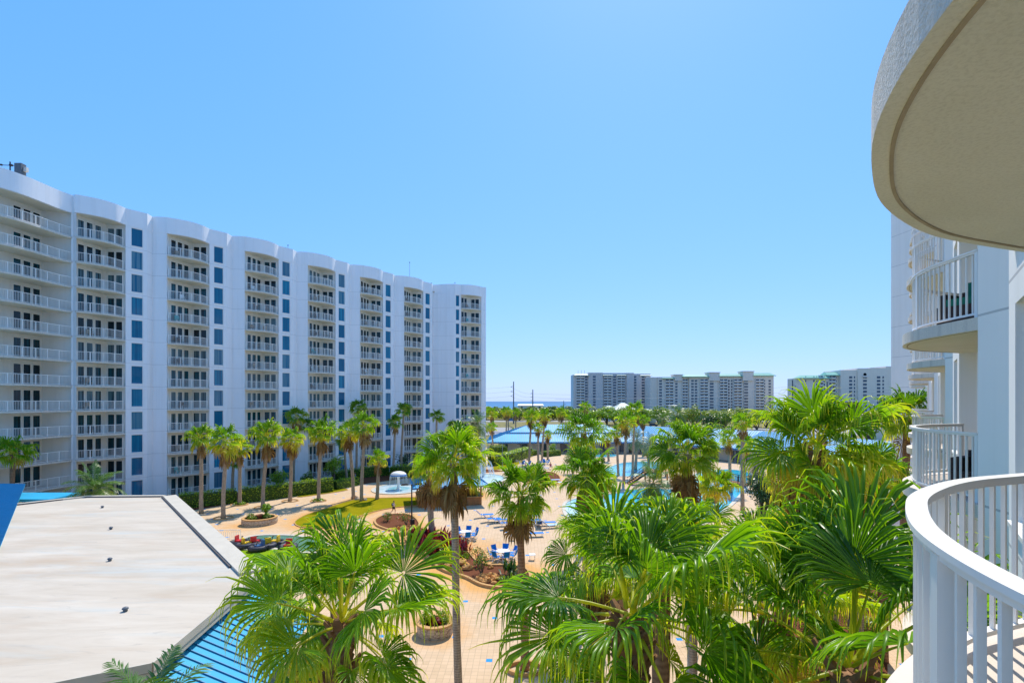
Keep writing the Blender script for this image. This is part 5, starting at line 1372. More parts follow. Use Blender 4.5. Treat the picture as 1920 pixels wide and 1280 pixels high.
# ring bed at the foot of the lounger palm
rx_, ry_ = G(984, 1256); mb = MB(); n = 28; pts = [(rx_ + .85 * math.cos(t / n * 6.2832), ry_ + .6 * math.sin(t / n * 6.2832)) for t in range(n)]; sweep(mb, pts, .1, .14, .2, closed=True)
o = mb.build('tree_ring', M['edging']); tag(o, 'low edging ring round the foot of the brown-skirted palm', 'planting ring')
for i, (px, by) in enumerate(((419, 971), (449, 946), (493, 951), (544, 939), (597, 939))):
    x, y = G(px, by); mb = MB(); pts = [(1.0 * math.cos(t / n * 6.2832), .9 * math.sin(t / n * 6.2832)) for t in range(n)]; sweep(mb, pts, .05, .12, .1, closed=True)
    o = mb.build('tree_ring', M['edging'], loc=(x, y, 0)); tag(o, 'edging ring round the foot of the %s hedge-row palm' % ('second', 'third', 'fourth', 'fifth', 'sixth')[i], 'planting ring', 'tree rings in the paving')
for i, (px, by) in enumerate(((449, 946), (597, 939))):
    x, y = G(px, by); g = rng_(600 + i); lm = LM(); leafcloud(lm, [(0, 0, .12, .8, .7, .28)], 300, .09, g); o = obj('low_plant', lm.mesh('low_plant', M['bright_leaf']), None, (x, y, 0)); tag(o, 'green low planting round the foot of the %s hedge-row palm' % ('third', 'sixth')[i], 'plant', 'low plants round the palms')
# rocks
def rock(px, by, r, label, mat='rock', z=.08, seed=0, grp='rocks in the mulch beds'):
    x, y = G(px, by); mb = MB(); mb.blob((0, 0, r * .35), (r, r * .8, r * .6), seed + int(px), amp=.3, n=8, m=5); o = mb.build('rock', M[mat], loc=(x, y, z)); tag(o, label, 'rock', grp)
for px, by, r in ((897, 1089, .3), (905, 1083, .28), (911, 1087, .34), (917, 1084, .36), (924, 1084, .34), (915, 1092, .34), (922, 1092, .3), (909, 1094, .26), (929, 1088, .28), (926, 1096, .24), (905, 1092, .24)): rock(px, by, r, 'orange landscaping rock in the heap at the front of the big bed')
for px, by, r in ((843, 1057, .42), (850, 1063, .4), (838, 1066, .36), (868, 1060, .48), (866, 1054, .3), (849, 1050, .3)): rock(px, by, r, 'orange landscaping rock around the tall bare palm')
rock(877, 1069, .42, 'reddish flat rock lying alone in the big bed'); rock(919, 1067, .25, 'single small rock by the red-flowering shrub'); rock(967, 1075, .3, 'single orange rock beside the lounger palm trunk')
for px, by, r in ((748, 996, .5), (757, 994, .5), (766, 997, .55), (774, 992, .5), (781, 997, .55), (788, 1003, .5), (760, 1003, .45), (744, 1002, .4)): rock(px, by, r, 'orange rock in the rockery at the foot of the lamp post', z=.04)
for px, by, r in ((1408, 899, .8), (1416, 902, 1.0), (1425, 904, 1.1), (1413, 908, .9), (1433, 908, 1.2), (1422, 912, .9)): rock(px, by, r, 'grotto boulder piled at the right end of the lagoon', 'rock2', 0, grp='grotto boulders')
for px, by, r in ((968, 866, .5), (990, 862, .4), (664, 934, .4), (670, 937, .35), (684, 938, .35)): rock(px, by, r, 'tan boulder by a hedge or palm foot', 'rock2', .03, grp='tan boulders')
# loungers
def make_lounger(px, by, rz, label, fabric='fabric_blue'):
    x, y = G(px, by); r = thing('sun_lounger', label, 'sun lounger', (x, y, 0), rz, 'sun loungers on the deck')
    mb = MB()
    for s in (-.3, .3): mb.bar((-.25, s, .36), (1.25, s, .36), .04)
    for q in (-.25, 1.25): mb.bar((q, -.3, .36), (q, .3, .36), .04)
    for s in (-.3, .3):
        mb.bar((-.27, s, .36), (-.78, s, .86), .04)
    mb.bar((-.78, -.3, .86), (-.78, .3, .86), .04)
    obj('frame', mb.mesh('frame', M['white_metal']), r)
    for q in (-.1, 1.05):
        for s in (-.3, .3):
            mb = MB(); mb.bar((q, s, .34), (q + (.06 if q > 0 else -.06), s, 0), .04); obj('leg', mb.mesh('leg', M['white_metal']), r)
    mb = MB(); mb.bar((-.2, 0, .375), (1.22, 0, .375), .56, .03); obj('seat', mb.mesh('seat', M[fabric]), r)
    mb = MB(); mb.bar((-.27, 0, .39), (-.76, 0, .87), .56, .03, up=(0.7, 0, .7)); obj('backrest', mb.mesh('backrest', M['fabric_navy' if fabric == 'fabric_blue' else fabric]), r)
    return r
LR = [(905, 970, 'blue lounger at the far left of the front group, head raised'), (918, 978, 'second blue lounger from the left, partly under palm fronds'), (931, 980, 'third blue lounger from the left'), (943, 986, 'fourth blue lounger from the left, in the diagonal row'), (955, 991, 'fifth blue lounger from the left, in the diagonal row'), (963, 998, 'last blue lounger of the diagonal row, behind the palm trunk')]
for i, (px, by, lab) in enumerate(LR): make_lounger(px, by, R(10), lab)
for i, (px, by, lab) in enumerate([(968, 961, 'blue lounger furthest back behind the brown-skirted palm'), (985, 964, 'topmost blue lounger right of the brown-skirted palm'), (991, 972, 'second blue lounger down, right of the brown-skirted palm'), (994, 981, 'third blue lounger down, right of the brown-skirted palm'), (1021, 985, 'blue lounger at the right beside the navy folded one'), (996, 1006, 'blue lounger alone, right of the palm skirt')]): make_lounger(px, by, R(8), lab)
make_lounger(1010, 988, R(95), 'navy lounger standing crosswise among the blue ones', 'fabric_navy')
make_lounger(1030, 990, R(20), 'pale lounger at the right end of the front group', 'fabric_pale')
for px, by, lab, f in ((1027, 880, 'bright blue lounger beside the person in red', 'fabric_blue'), (1048, 878, 'navy upright lounger right of the person in red', 'fabric_navy'), (1036, 903, 'pale blue lounger at the back of the pair by the white beach', 'fabric_pale'), (1040, 908, 'pale blue lounger at the front of the pair by the white beach', 'fabric_pale'), (1024, 846, 'row of one white lounger near the pavilion hedge', 'fabric_pale')): make_lounger(px, by, R(170 if px < 1030 else 15), lab, f)
for i, px in enumerate((1118, 1131, 1146, 1171, 1199, 1206)): make_lounger(px, 846.5, R(85), '%s small blue lounger from the left along the far pool deck' % ORD[i])
# tables ringed by folded blue chairs
def folding_chair(x, y, rz, label, grp):
    r = thing('folding_chair', label, 'chair', (x, y, 0), rz, grp)
    for s in (-.26, .26):
        mb = MB(); mb.bar((-.28, s, 0), (.22, s, .46), .03); mb.bar((.26, s, 0), (-.24, s, .46), .03); obj('leg', mb.mesh('leg', M['white_metal']), r)
        mb = MB(); mb.bar((-.24, s, .46), (-.44, s, 1.0), .03); mb.bar((-.28, s, .64), (.22, s, .64), .05, .03); obj('arm_frame', mb.mesh('arm_frame', M['white_metal']), r)
    mb = MB(); mb.bar((-.24, 0, .45), (.22, 0, .45), .5, .03); obj('seat', mb.mesh('seat', M['fabric_blue']), r)
    mb = MB(); mb.bar((-.26, 0, .5), (-.43, 0, .98), .5, .03, up=(.9, 0, .3)); obj('backrest', mb.mesh('backrest', M['fabric_blue']), r)
def table_set(px, by, nm, seed, k=7):
    x, y = G(px, by); t = thing('patio_table', 'round white patio table among blue chairs %s' % nm, 'table', (x, y, 0), 0, 'patio tables')
    mb = MB(); mb.lathe([(0, .70), (.55, .70), (.57, .73), (0, .74)], n=20); obj('tabletop', mb.mesh('tabletop', M['white_metal']), t)
    mb = MB(); mb.lathe([(.28, 0), (.28, .03), (.05, .06), (.05, .7)], n=12); obj('pedestal', mb.mesh('pedestal', M['wood']), t)
    for i in range(k):
        a = i / k * 6.283 + .5; folding_chair(x + .86 * math.cos(a), y + .86 * math.sin(a), a + math.pi, 'blue folding chair at the table %s' % nm, 'blue folding chairs %s' % nm)
table_set(873, 1010, 'behind the tall bare palm', 1); table_set(943, 1048, 'in front of the brown-skirted palm', 2)
table_set(985, 873, 'at the foot of the far lamp post', 3, 5); table_set(1020, 870, 'behind the person in red', 4, 6)
def stool(px, by, label):
    x, y = G(px, by); r = thing('side_table', label, 'side table', (x, y, 0), 0, 'small side tables'); mb = MB(); mb.box((0, 0, .45), (.5, .5, .04)); obj('tabletop', mb.mesh('tabletop', M['white_metal']), r)
    for sx in (-.2, .2):
        for sy in (-.2, .2): mb = MB(); mb.bar((sx, sy, 0), (sx, sy, .43), .03); obj('leg', mb.mesh('leg', M['white_metal']), r)
stool(998, 1049, 'small white side table under the bottom palm fronds'); stool(962, 1012, 'small white side table behind the palm skirt')
# bumper boats in the pond
for i, (px, by, c, lab) in enumerate(((450, 1022, 'red', 'bumper boat with red seat nearest the white roof'), (462, 1026, 'yellow', 'bumper boat with yellow seat second from the roof'), (478, 1023, 'red', 'bumper boat with red seat behind the yellow one'), (500, 1026, 'yellow', 'bumper boat with yellow seat under the palm tips'), (516, 1022, 'yellow', 'bumper boat with yellow seat farthest along the dock'), (487, 1031, 'car_blue', 'dark blue bumper boat at the pond edge'), (540, 1030, 'red', 'bumper boat with red seat nearest the big left palm'))):
    x, y = G(px, by); r = thing('bumper_boat', lab, 'bumper boat', (x, y, .05), i * .8, 'bumper boats in the pond')
    mb = MB(); k = 20
    for q in range(k + 1): pass
    mb.tube([(.78 * math.cos(q / k * 6.2832), .62 * math.sin(q / k * 6.2832), .2) for q in range(k + 1)], .22, 8, caps=False); obj('tube', mb.mesh('tube', M['rubber'], True), r)
    mb = MB(); mb.box((0, 0, .3), (.7, .55, .3)); mb.box((-.28, 0, .62), (.14, .52, .5)); obj('seat', mb.mesh('seat', M[c]), r)
    mb = MB(); mb.bar((.3, 0, .4), (.2, 0, .75), .05); mb.box((.2, 0, .78), (.06, .3, .06)); obj('steering_column', mb.mesh('steering_column', M['black']), r)
x, y = G(427, 1013); fr = thing('white_fence', 'short white picket railing beside the pond at the white roof edge', 'railing', (x, y, 0)); mb = MB()
for k in range(14): mb.bar((-1.4 + k * .2, 0, 0), (-1.4 + k * .2, 0, 1.0), .03)
obj('picket', mb.mesh('picket', M['white_metal']), fr); mb = MB(); mb.bar((-1.4, .0, 1.02), (1.2, .0, 1.02), .06); mb.bar((-1.4, .03, .15), (1.2, .03, .15), .04); obj('rail', mb.mesh('rail', M['white_metal']), fr)
# footbridge and dark stairs at the lagoon
def fence_rail(mb, a, b, h, sp, w=.04):
    a = Vector(a); b = Vector(b); n = int((b - a).length / sp); z = Vector((0, 0, 1))
    mb.bar(a + z * h, b + z * h, .07); mb.bar(a + z * .12, b + z * .12, .05)
    for k in range(n + 1): p = a + (b - a) * (k / n); mb.bar(p, p + z * h, w if k % 6 else .09)
bx0, by0 = G(1352, 903); bx1, by1 = G(1402, 912)
br_ = thing('footbridge', 'wooden footbridge with dark blue railings crossing the right end of the lagoon', 'footbridge', (bx0, by0, 0)); e = (bx1 - bx0, by1 - by0)
mb = MB(); mb.bar((0, 0, .3), (e[0], e[1], .3), 1.8, .16); obj('deck', mb.mesh('deck', M['wood']), br_)
dn = Vector((e[0], e[1], 0)).normalized(); pn = Vector((-dn.y, dn.x, 0)) * .85
for s in (1, -1):
    mb = MB(); fence_rail(mb, pn * s + Vector((0, 0, .38)), Vector((e[0], e[1], .38)) + pn * s, 1.1, .22, .035); obj('railing', mb.mesh('railing', M['black']), br_)
for t in (.1, .5, .9): mb = MB(); mb.box((e[0] * t, e[1] * t, .1), (.3, .3, .4)); obj('support', mb.mesh('support', M['rock2']), br_)
sx0, sy0 = G(1178, 908); st = thing('wooden_stairs', 'dark stairs climbing to a raised wooden deck beside the lagoon', 'stairs', (sx0, sy0, 0)); mb = MB()
for k in range(9): mb.box((.25 + k * .32, 0, .2 + k * .22), (.34, 1.6, .06))
obj('tread', mb.mesh('tread', M['edging']), st)
mb = MB()
for s in (-.8, .8): mb.bar((0, s, .05), (3.0, s, 2.1), .08, .3)
obj('stringer', mb.mesh('stringer', M['black']), st)
for s in (-.8, .8):
    mb = MB(); mb.bar((0, s, 1.0), (3.0, s, 3.05), .07)
    for k in range(7): mb.bar((k * .5, s, .1 + k * .34), (k * .5, s, 1.0 + k * .34), .04)
    obj('handrail', mb.mesh('handrail', M['black']), st)
mb = MB(); mb.box((5.0, .6, 2.05), (4.2, 3.4, .18)); obj('deck', mb.mesh('deck', M['wood']), st)
for q in ((3.2, -.8), (6.8, -.8), (3.2, 2.0), (6.8, 2.0), (5.0, -.8)): mb = MB(); mb.box((q[0], q[1], 1.0), (.22, .22, 1.95)); obj('post', mb.mesh('post', M['edging']), st)
# ---------------------------------------------------------------- people
def skin_obj(name, joints, edges, mat, parent=None, sub=2):
    me = bpy.data.meshes.new(name); me.from_pydata([j[:3] for j in joints], edges, []); me.materials.append(M[mat])
    o = obj(name, me, parent); m = o.modifiers.new('Skin', 'SKIN'); m.use_smooth_shade = True
    sv = me.skin_vertices[0].data
    for i, j in enumerate(joints): sv[i].radius = (j[3], j[3] * (j[4] if len(j) > 4 else 1)); sv[i].use_root = (i == 0)
    s = o.modifiers.new('Sub', 'SUBSURF'); s.levels = sub; s.render_levels = sub
    return o
def person(label, x, y, rz, h, pose, shirt, shorts, pack=False, z=0):
    r = thing('person', label, 'person', (x, y, z), rz, None, h / 1.75)
    # x forward, y left, z up
    if pose == 'walk':
        J = [(0, 0, .95, .12), (0, 0, 1.15, .115), (.02, 0, 1.40, .14, .75), (.03, 0, 1.50, .055), (.05, 0, 1.62, .085, 1.1), (.05, 0, 1.71, .075),
             (0, .10, .90, .10), (.20, .10, .52, .068), (.16, .10, .10, .042), (.30, .10, .05, .036),
             (0, -.10, .90, .10), (-.10, -.10, .50, .068), (-.38, -.10, .20, .042), (-.34, -.10, .10, .036),
             (.0, .20, 1.40, .055), (.0, .25, 1.14, .042), (.22, .22, 1.12, .033), (.31, .2, 1.2, .026),
             (.0, -.20, 1.40, .055), (.05, -.26, 1.16, .042), (.26, -.2, 1.30, .033), (.32, -.15, 1.40, .026), (.14, 0, 1.615, .022)]
        E = [(0, 1), (1, 2), (2, 3), (3, 4), (4, 5), (0, 6), (6, 7), (7, 8), (8, 9), (0, 10), (10, 11), (11, 12), (12, 13), (2, 14), (14, 15), (15, 16), (16, 17), (2, 18), (18, 19), (19, 20), (20, 21), (4, 22)]
    elif pose == 'stand':
        J = [(0, 0, .95, .12), (0, 0, 1.15, .115), (0, 0, 1.40, .14, .75), (.01, 0, 1.50, .055), (.03, 0, 1.62, .085, 1.1), (.03, 0, 1.71, .075),
             (0, .10, .90, .10), (.02, .11, .50, .066), (0, .11, .08, .042), (.14, .12, .04, .036), (0, -.10, .90, .10), (.02, -.11, .50, .066), (0, -.11, .08, .042), (.14, -.12, .04, .036),
             (0, .20, 1.40, .055), (-.03, .25, 1.13, .042), (.06, .25, .88, .033), (.09, .24, .78, .026), (0, -.20, 1.40, .055), (-.03, -.25, 1.13, .042), (.06, -.25, .88, .033), (.09, -.24, .78, .026), (.12, 0, 1.615, .022)]
        E = [(0, 1), (1, 2), (2, 3), (3, 4), (4, 5), (0, 6), (6, 7), (7, 8), (8, 9), (0, 10), (10, 11), (11, 12), (12, 13), (2, 14), (14, 15), (15, 16), (16, 17), (2, 18), (18, 19), (19, 20), (20, 21), (4, 22)]
    else:  # sitting on a lounger seat at z=.4
        J = [(0, 0, .50, .13), (-.04, 0, .70, .12), (-.08, 0, .95, .14, .75), (-.07, 0, 1.05, .055), (-.04, 0, 1.17, .085, 1.1), (-.04, 0, 1.26, .075),
             (.05, .10, .48, .10), (.45, .12, .52, .068), (.62, .12, .20, .042), (.74, .12, .12, .036), (.05, -.10, .48, .10), (.45, -.12, .52, .068), (.62, -.12, .20, .042), (.74, -.12, .12, .036),
             (-.08, .20, .94, .055), (-.02, .26, .70, .042), (.22, .2, .62, .033), (.30, .18, .62, .026), (-.08, -.20, .94, .055), (-.02, -.26, .70, .042), (.22, -.2, .62, .033), (.30, -.18, .62, .026), (.05, 0, 1.16, .022)]
        E = [(0, 1), (1, 2), (2, 3), (3, 4), (4, 5), (0, 6), (6, 7), (7, 8), (8, 9), (0, 10), (10, 11), (11, 12), (12, 13), (2, 14), (14, 15), (15, 16), (16, 17), (2, 18), (18, 19), (19, 20), (20, 21), (4, 22)]
    skin_obj('body', J, E, 'skin', r)
    def lerp(a, b, t): return tuple(a[i] + (b[i] - a[i]) * t for i in range(3))
    SJ = [(*J[0][:3], .135), (*J[1][:3], .13), (*J[2][:3], .155, .78), (*J[14][:3], .075), (*lerp(J[14], J[15], .6), .062), (*J[18][:3], .075), (*lerp(J[18], J[19], .6), .062)]
    skin_obj('shirt', SJ, [(0, 1), (1, 2), (2, 3), (3, 4), (2, 5), (5, 6)], shirt, r)
    HJ = [(*J[0][:3], .142), (*J[6][:3], .115), (*lerp(J[6], J[7], .75), .09), (*J[10][:3], .115), (*lerp(J[10], J[11], .75), .09)]
    skin_obj('shorts', HJ, [(0, 1), (1, 2), (0, 3), (3, 4)], shorts, r)
    hp = J[5]; mb = MB(); mb.blob((hp[0] - .03, hp[1], hp[2] + .0), (.105, .095, .09), 3, amp=.08); obj('hair', mb.mesh('hair', M['hair'], True), r)
    if pack: mb = MB(); mb.blob((J[2][0] - .2, 0, 1.27), (.12, .17, .25), 5, amp=.1); obj('backpack', mb.mesh('backpack', M['black_cloth'], True), r)
    return r
x, y = G(738, 963); person('person with a black backpack and white shirt walking along the lawn edge', x, y, R(-10), 1.5, 'walk', 'white_cloth', 'black_cloth', True)
x, y = G(666, 906); person('person in a blue shirt standing behind the lawn palm pair', x, y, R(200), 1.7, 'stand', 'blue_cloth', 'chair_tan')
x, y = G(1033, 879); person('person in red sitting on the edge of a lounger', x, y + .6, R(-60), 1.7, 'sit', 'red_cloth', 'red_cloth', False, -.02)
# ---------------------------------------------------------------- furniture on the tower balconies
def patio_chair_mesh(mat):
    mb = MB()
    for sx in (-.24, .24):
        for sy in (-.24, .24): mb.bar((sx, sy, 0), (sx, sy, .42 if sx > 0 else .95), .05)
    mb.box((0, 0, .42), (.52, .54, .05)); mb.bar((-.24, 0, .5), (-.32, 0, .95), .5, .04, up=(1, 0, 0)); 
    for sy in (-.26, .26): mb.bar((-.26, sy, .66), (.24, sy, .66), .06, .04)
    return mb.mesh('patio_chair', M[mat])
CH = {k: patio_chair_mesh(m) for k, m in (('dark', 'chair_dark'), ('white', 'white_metal'), ('tan', 'chair_tan'), ('teal', 'chair_teal'))}
cols = [(None, 'big curved balcony', 0)] + [(shift(TL, 14.1 - UL0), '', 1)] + [(shift(TL, BAY * j), '', 2 + j) for j in range(5)] + [(TE, '', 7)]
g = random.Random(42)
fdir = math.atan2(L(0, -1)[1], L(0, -1)[0])
for T, _, ci in cols:
    for k in range(NF):
        if g.random() < .38: continue
        two = g.random() < .5; kd = g.choice(['dark', 'dark', 'tan', 'tan', 'white', 'teal', 'dark', 'white'])
        for s in range(2 if two else 1):
            if T is None: x, y = L(8.6 + 3.2 * s + g.uniform(0, 1), 75.2 + 1.2 * s + g.uniform(-.2, .2))
            else: x, y = T(2.9 + 1.9 * s + g.uniform(-.3, .4), (-.15 if s == 0 else -.35) + g.uniform(-.2, .15))
            o = obj('patio_chair', CH[kd], None, (x, y, ZL + FH * k + .001)); o.rotation_euler = (0, 0, fdir + g.uniform(-.7, .7))
            lab = '%s chair%s on the %s-floor balcony, %s column from the left' % (kd, (', right of two,' if s else ', left of two,') if two else '', ORD[k], ORD[ci])
            tag(o, lab, 'patio chair', 'chairs on the white tower balconies')
def sofa(x, y, z, rz, mat, label, cush=None, w=1.5):
    r = thing('outdoor_sofa', label, 'outdoor sofa', (x, y, z), rz, 'furniture on the near tower balconies')
    mb = MB(); mb.box((0, 0, .2), (.8, w, .38)); mb.box((-.36, 0, .55), (.1, w, .34)); obj('frame', mb.mesh('frame', M[mat]), r)
    for s in (-1, 1): mb = MB(); mb.box((0, s * (w / 2 - .06), .5), (.7, .12, .24)); obj('armrest', mb.mesh('armrest', M[mat]), r)
    if cush: mb = MB(); mb.box((.03, 0, .45), (.66, w - .26, .14)); mb.box((-.24, 0, .68), (.14, w - .26, .36)); obj('cushion', mb.mesh('cushion', M[cush]), r)
def TRb(j, l, o): q = L(UR0 + BAY * j + l, VR + o); return q
fr_ = math.atan2(L(0, 1)[1], L(0, 1)[0])
sofa(*TRb(1, 3.1, -.35), FH * 5, fr_ + 1.0, 'chair_dark', 'dark wicker sofa with green cushion on the upper neighbouring balcony', 'green_cloth')
sofa(*TRb(1, 4.9, -.6), FH * 5, fr_, 'chair_dark', 'second dark sofa deeper on the upper neighbouring balcony', 'green_cloth', 1.1)
sofa(*TRb(1, 2.9, -.4), FH * 4, fr_ + 1.2, 'chair_dark', 'dark wicker sofa on the neighbouring balcony at our own level', None, 1.3)
sofa(*TRb(1, 4.8, -.6), FH * 4, fr_ + .2, 'chair_dark', 'low dark wicker seat at the far end of the neighbouring balcony', None, .9)
sofa(*TRb(1, 3.4, -.3), FH * 6, fr_, 'chair_dark', 'dark sofa with a red cushion two floors up next door', 'red_cloth', 1.2)
# rooftop equipment on the white tower
x, y, z = W(38, 327, 57.5); rq = thing('rooftop_cabinet', 'grey-green equipment cabinet on the roof edge at top left', 'rooftop equipment', (x, y, ZT + .6)); zz = z - ZT - .6
mb = MB(); mb.box((0, 0, zz / 2 + .55), (.78, .6, zz + 1.2)); obj('cabinet', mb.mesh('cabinet', M['steel']), rq); mb = MB(); mb.box((.55, .1, zz + .55), (.34, .3, .5)); obj('junction_box', mb.mesh('junction_box', M['cream']), rq)
x, y, z = W(19, 325, 57.5); an = thing('roof_antenna', 'small mast with a horizontal aerial arm left of the rooftop cabinet', 'antenna', (x, y, ZT + .6)); zz = z - ZT - .6
mb = MB(); mb.bar((0, 0, 0), (0, 0, zz + 1.3), .09); obj('mast', mb.mesh('mast', M['black']), an); mb = MB(); mb.bar((-1.6, 0, zz + .95), (.9, 0, zz + .85), .06); mb.box((-1.0, 0, zz + .95), (.2, .15, .16)); mb.box((.1, 0, zz + .9), (.3, .2, .2)); obj('arm', mb.mesh('arm', M['black']), an)
for px, py0, py1, D, lab in ((540, 460, 476, 88, 'short lightning rod above the third parapet scallop'), (768, 492, 526, 104, 'tallest thin mast on the tower roof'), (853, 530, 541, 112, 'small rod on the roof at the far end of the tower'), (809, 531, 540, 108, 'tiny rod on the roof before the end bay')):
    x, y, z = W(px, py0, D); r = thing('roof_mast', lab, 'mast', (x, y, ZT + .6), 0, 'rods on the white tower roof'); mb = MB(); mb.tube([(0, 0, 0), (0, 0, z - ZT - .6)], [.05, .03], 6); obj('mast', mb.mesh('mast', M['grey']), r); mb = MB(); mb.blob((0, 0, z - ZT - .6), (.1, .1, .12), 1, n=6, m=4, amp=.02); obj('finial', mb.mesh('finial', M['black']), r)
# ---------------------------------------------------------------- distant condominiums
def condo(name, label, D, base_z, top_y, px0, px1, wall, cols, fl, nfl, roofs, caps=(), depth=22, top_shift=None):
    X0 = (px0 - 960) / F * D; X1 = (px1 - 960) / F * D; zt = CAM_H + (752 - top_y) / F * D
    root = thing('condominium', label, 'apartment building', ((X0 + X1) / 2, D + depth / 2, 0))
    xx = lambda p: (p - 960) / F * D
    mb = MB()
    for a, b, dy, ty in top_shift or [(px0, px1, 0, top_y)]:
        mb.prism([(xx(a), D + dy), (xx(b), D + dy), (xx(b), D + depth + dy * .2), (xx(a), D + depth + dy * .2)], -1, CAM_H + (752 - ty) / F * D)
    place(mb.build('wall', M[wall]), root)
    sh = top_shift or [(px0, px1, 0, top_y)]
    def dyat(p):
        for a, b, dy, ty in sh:
            if a <= p <= b: return dy
        return 0
    cache = {}
    for a, b, k in cols:
        w = xx(b) - xx(a); xc = (xx(a) + xx(b)) / 2; dy = dyat((a + b) / 2)
        for f in range(nfl):
            z = zt - 3.4 - fl * (f + .0)
            if z < base_z: break
            if k == 'w':
                if ('w', round(w, 2)) not in cache: m_ = MB(); m_.box((0, -.06, -.55), (w, .16, 1.7)); cache[('w', round(w, 2))] = m_.mesh('window', M['far_glass'])
                place(obj('window', cache[('w', round(w, 2))]), root, (xc, D + dy, z))
            else:
                if ('b', round(w, 2)) not in cache:
                    m_ = MB(); m_.box((0, -.05, -.3), (w * .96, .14, 2.2), 0, 1); m_.box((0, -.75, -1.42), (w, 1.4, .22), 0, 0); m_.box((0, -1.42, -.9), (w, .06, .8), 0, 0)
                    for s in (-.5, .5): m_.box((s * w * .98, -.7, -.1), (.2, 1.3, 2.6), 0, 0)
                    m_.box((w * .05, -.13, -.3), (w * .12, .1, 2.2), 0, 0)
                    cache[('b', round(w, 2))] = m_.mesh('balcony', [M['condo_slab'], M['far_glass']])
                place(obj('balcony', cache[('b', round(w, 2))]), root, (xc, D + dy, z))
    for a, b, y0, y1, mat in roofs:
        z0 = CAM_H + (752 - y0) / F * D; z1 = CAM_H + (752 - y1) / F * D; dy = dyat((a + b) / 2); m_ = MB(); c = (xx(b) - xx(a)) * .12; dp = 9 if mat == 'green_roof' else 2.4
        v = [(xx(a) - .8, D + dy - 2.2, z0), (xx(b) + .8, D + dy - 2.2, z0), (xx(b) + .8, D + dy + dp, z0), (xx(a) - .8, D + dy + dp, z0), (xx(a) + c, D + dy + dp * .35, z1), (xx(b) - c, D + dy + dp * .35, z1), (xx(b) - c, D + dy + dp * .65, z1), (xx(a) + c, D + dy + dp * .65, z1)]
        m_.add(v, [(0, 3, 2, 1), (4, 5, 6, 7), (0, 1, 5, 4), (1, 2, 6, 5), (2, 3, 7, 6), (3, 0, 4, 7)]); m_.bar((xx(a) - .85, D + dy - 2.25, z0 - .2), (xx(b) + .85, D + dy - 2.25, z0 - .2), .2, .6)
        place(m_.build('roof', M[mat]), root)
    for a, b, y0 in caps:
        m_ = MB(); z1 = CAM_H + (752 - y0) / F * D; dy = dyat((a + b) / 2); m_.prism([(xx(a), D + dy - 1.3), (xx(b), D + dy - 1.3), (xx(b), D + dy + 9), (xx(a), D + dy + 9)], zt - 4, z1); m_.prism([(xx(a) - .6, D + dy - 1.9), (xx(b) + .6, D + dy - 1.9), (xx(b) + .6, D + dy + 9.6), (xx(a) - .6, D + dy + 9.6)], z1, z1 + .7); place(m_.build('stair_tower', M[wall]), root)
    return root
q = lambda v: 1040 + v / 4.364
c1 = condo('condominium', 'left mauve-grey condominium block with small pale roof eaves and two dark window strips', 520, 2, 699, q(153), q(783), 'condo_a',
      [(q(176), q(243), 'b'), (q(249), q(269), 'w'), (q(311), q(333), 'w'), (q(400), q(463), 'b'), (q(478), q(502), 'w'), (q(512), q(574), 'b'), (q(645), q(667), 'w'), (q(711), q(734), 'w'), (q(742), q(768), 'b')], 2.84, 14,
      [(q(158), q(280), 703.5, 700.5, 'pale_roof'), (q(395), q(470), 703.5, 700.5, 'pale_roof'), (q(510), q(582), 703.5, 700.5, 'pale_roof'), (q(700), q(784), 704, 701, 'pale_roof')],
      top_shift=[(q(153), q(275), 0, 702), (q(275), q(392), -1.6, 698.5), (q(392), q(585), 0, 699), (q(585), q(645), -2.0, 699), (q(645), q(783), -.5, 700.5)])
c2 = condo('condominium', 'long pale condominium with green metal roof and two raised stair towers', 490, 2, 706, q(790), q(1788), 'condo_b',
      [(q(858), q(880), 'w'), (q(907), q(972), 'b'), (q(990), q(1008), 'w'), (q(1046), q(1090), 'b'), (q(1116), q(1136), 'w'), (q(1145), q(1164), 'w'), (q(1186), q(1250), 'b'), (q(1268), q(1298), 'w'), (q(1348), q(1410), 'b'), (q(1418), q(1432), 'w'), (q(1442), q(1454), 'w'), (q(1462), q(1528), 'b'), (q(1547), q(1578), 'w'), (q(1636), q(1704), 'b'), (q(1708), q(1718), 'w'), (q(1746), q(1764), 'w')], 2.84, 14,
      [(q(885), q(975), 709, 706, 'green_roof'), (q(1050), q(1255), 706, 702, 'green_roof'), (q(1345), q(1530), 705, 700, 'green_roof'), (q(1620), q(1790), 704, 698.5, 'green_roof')], [(q(980), q(1045), 703), (q(1256), q(1344), 699), (q(1531), q(1619), 697)],
      top_shift=[(q(790), q(850), 3, 706.5), (q(850), q(1100), 1.2, 706.5), (q(1100), q(1330), -.5, 706), (q(1330), q(1545), 0, 705), (q(1545), q(1788), -1, 704)])
q3 = lambda v: 1460 + v / 6.4
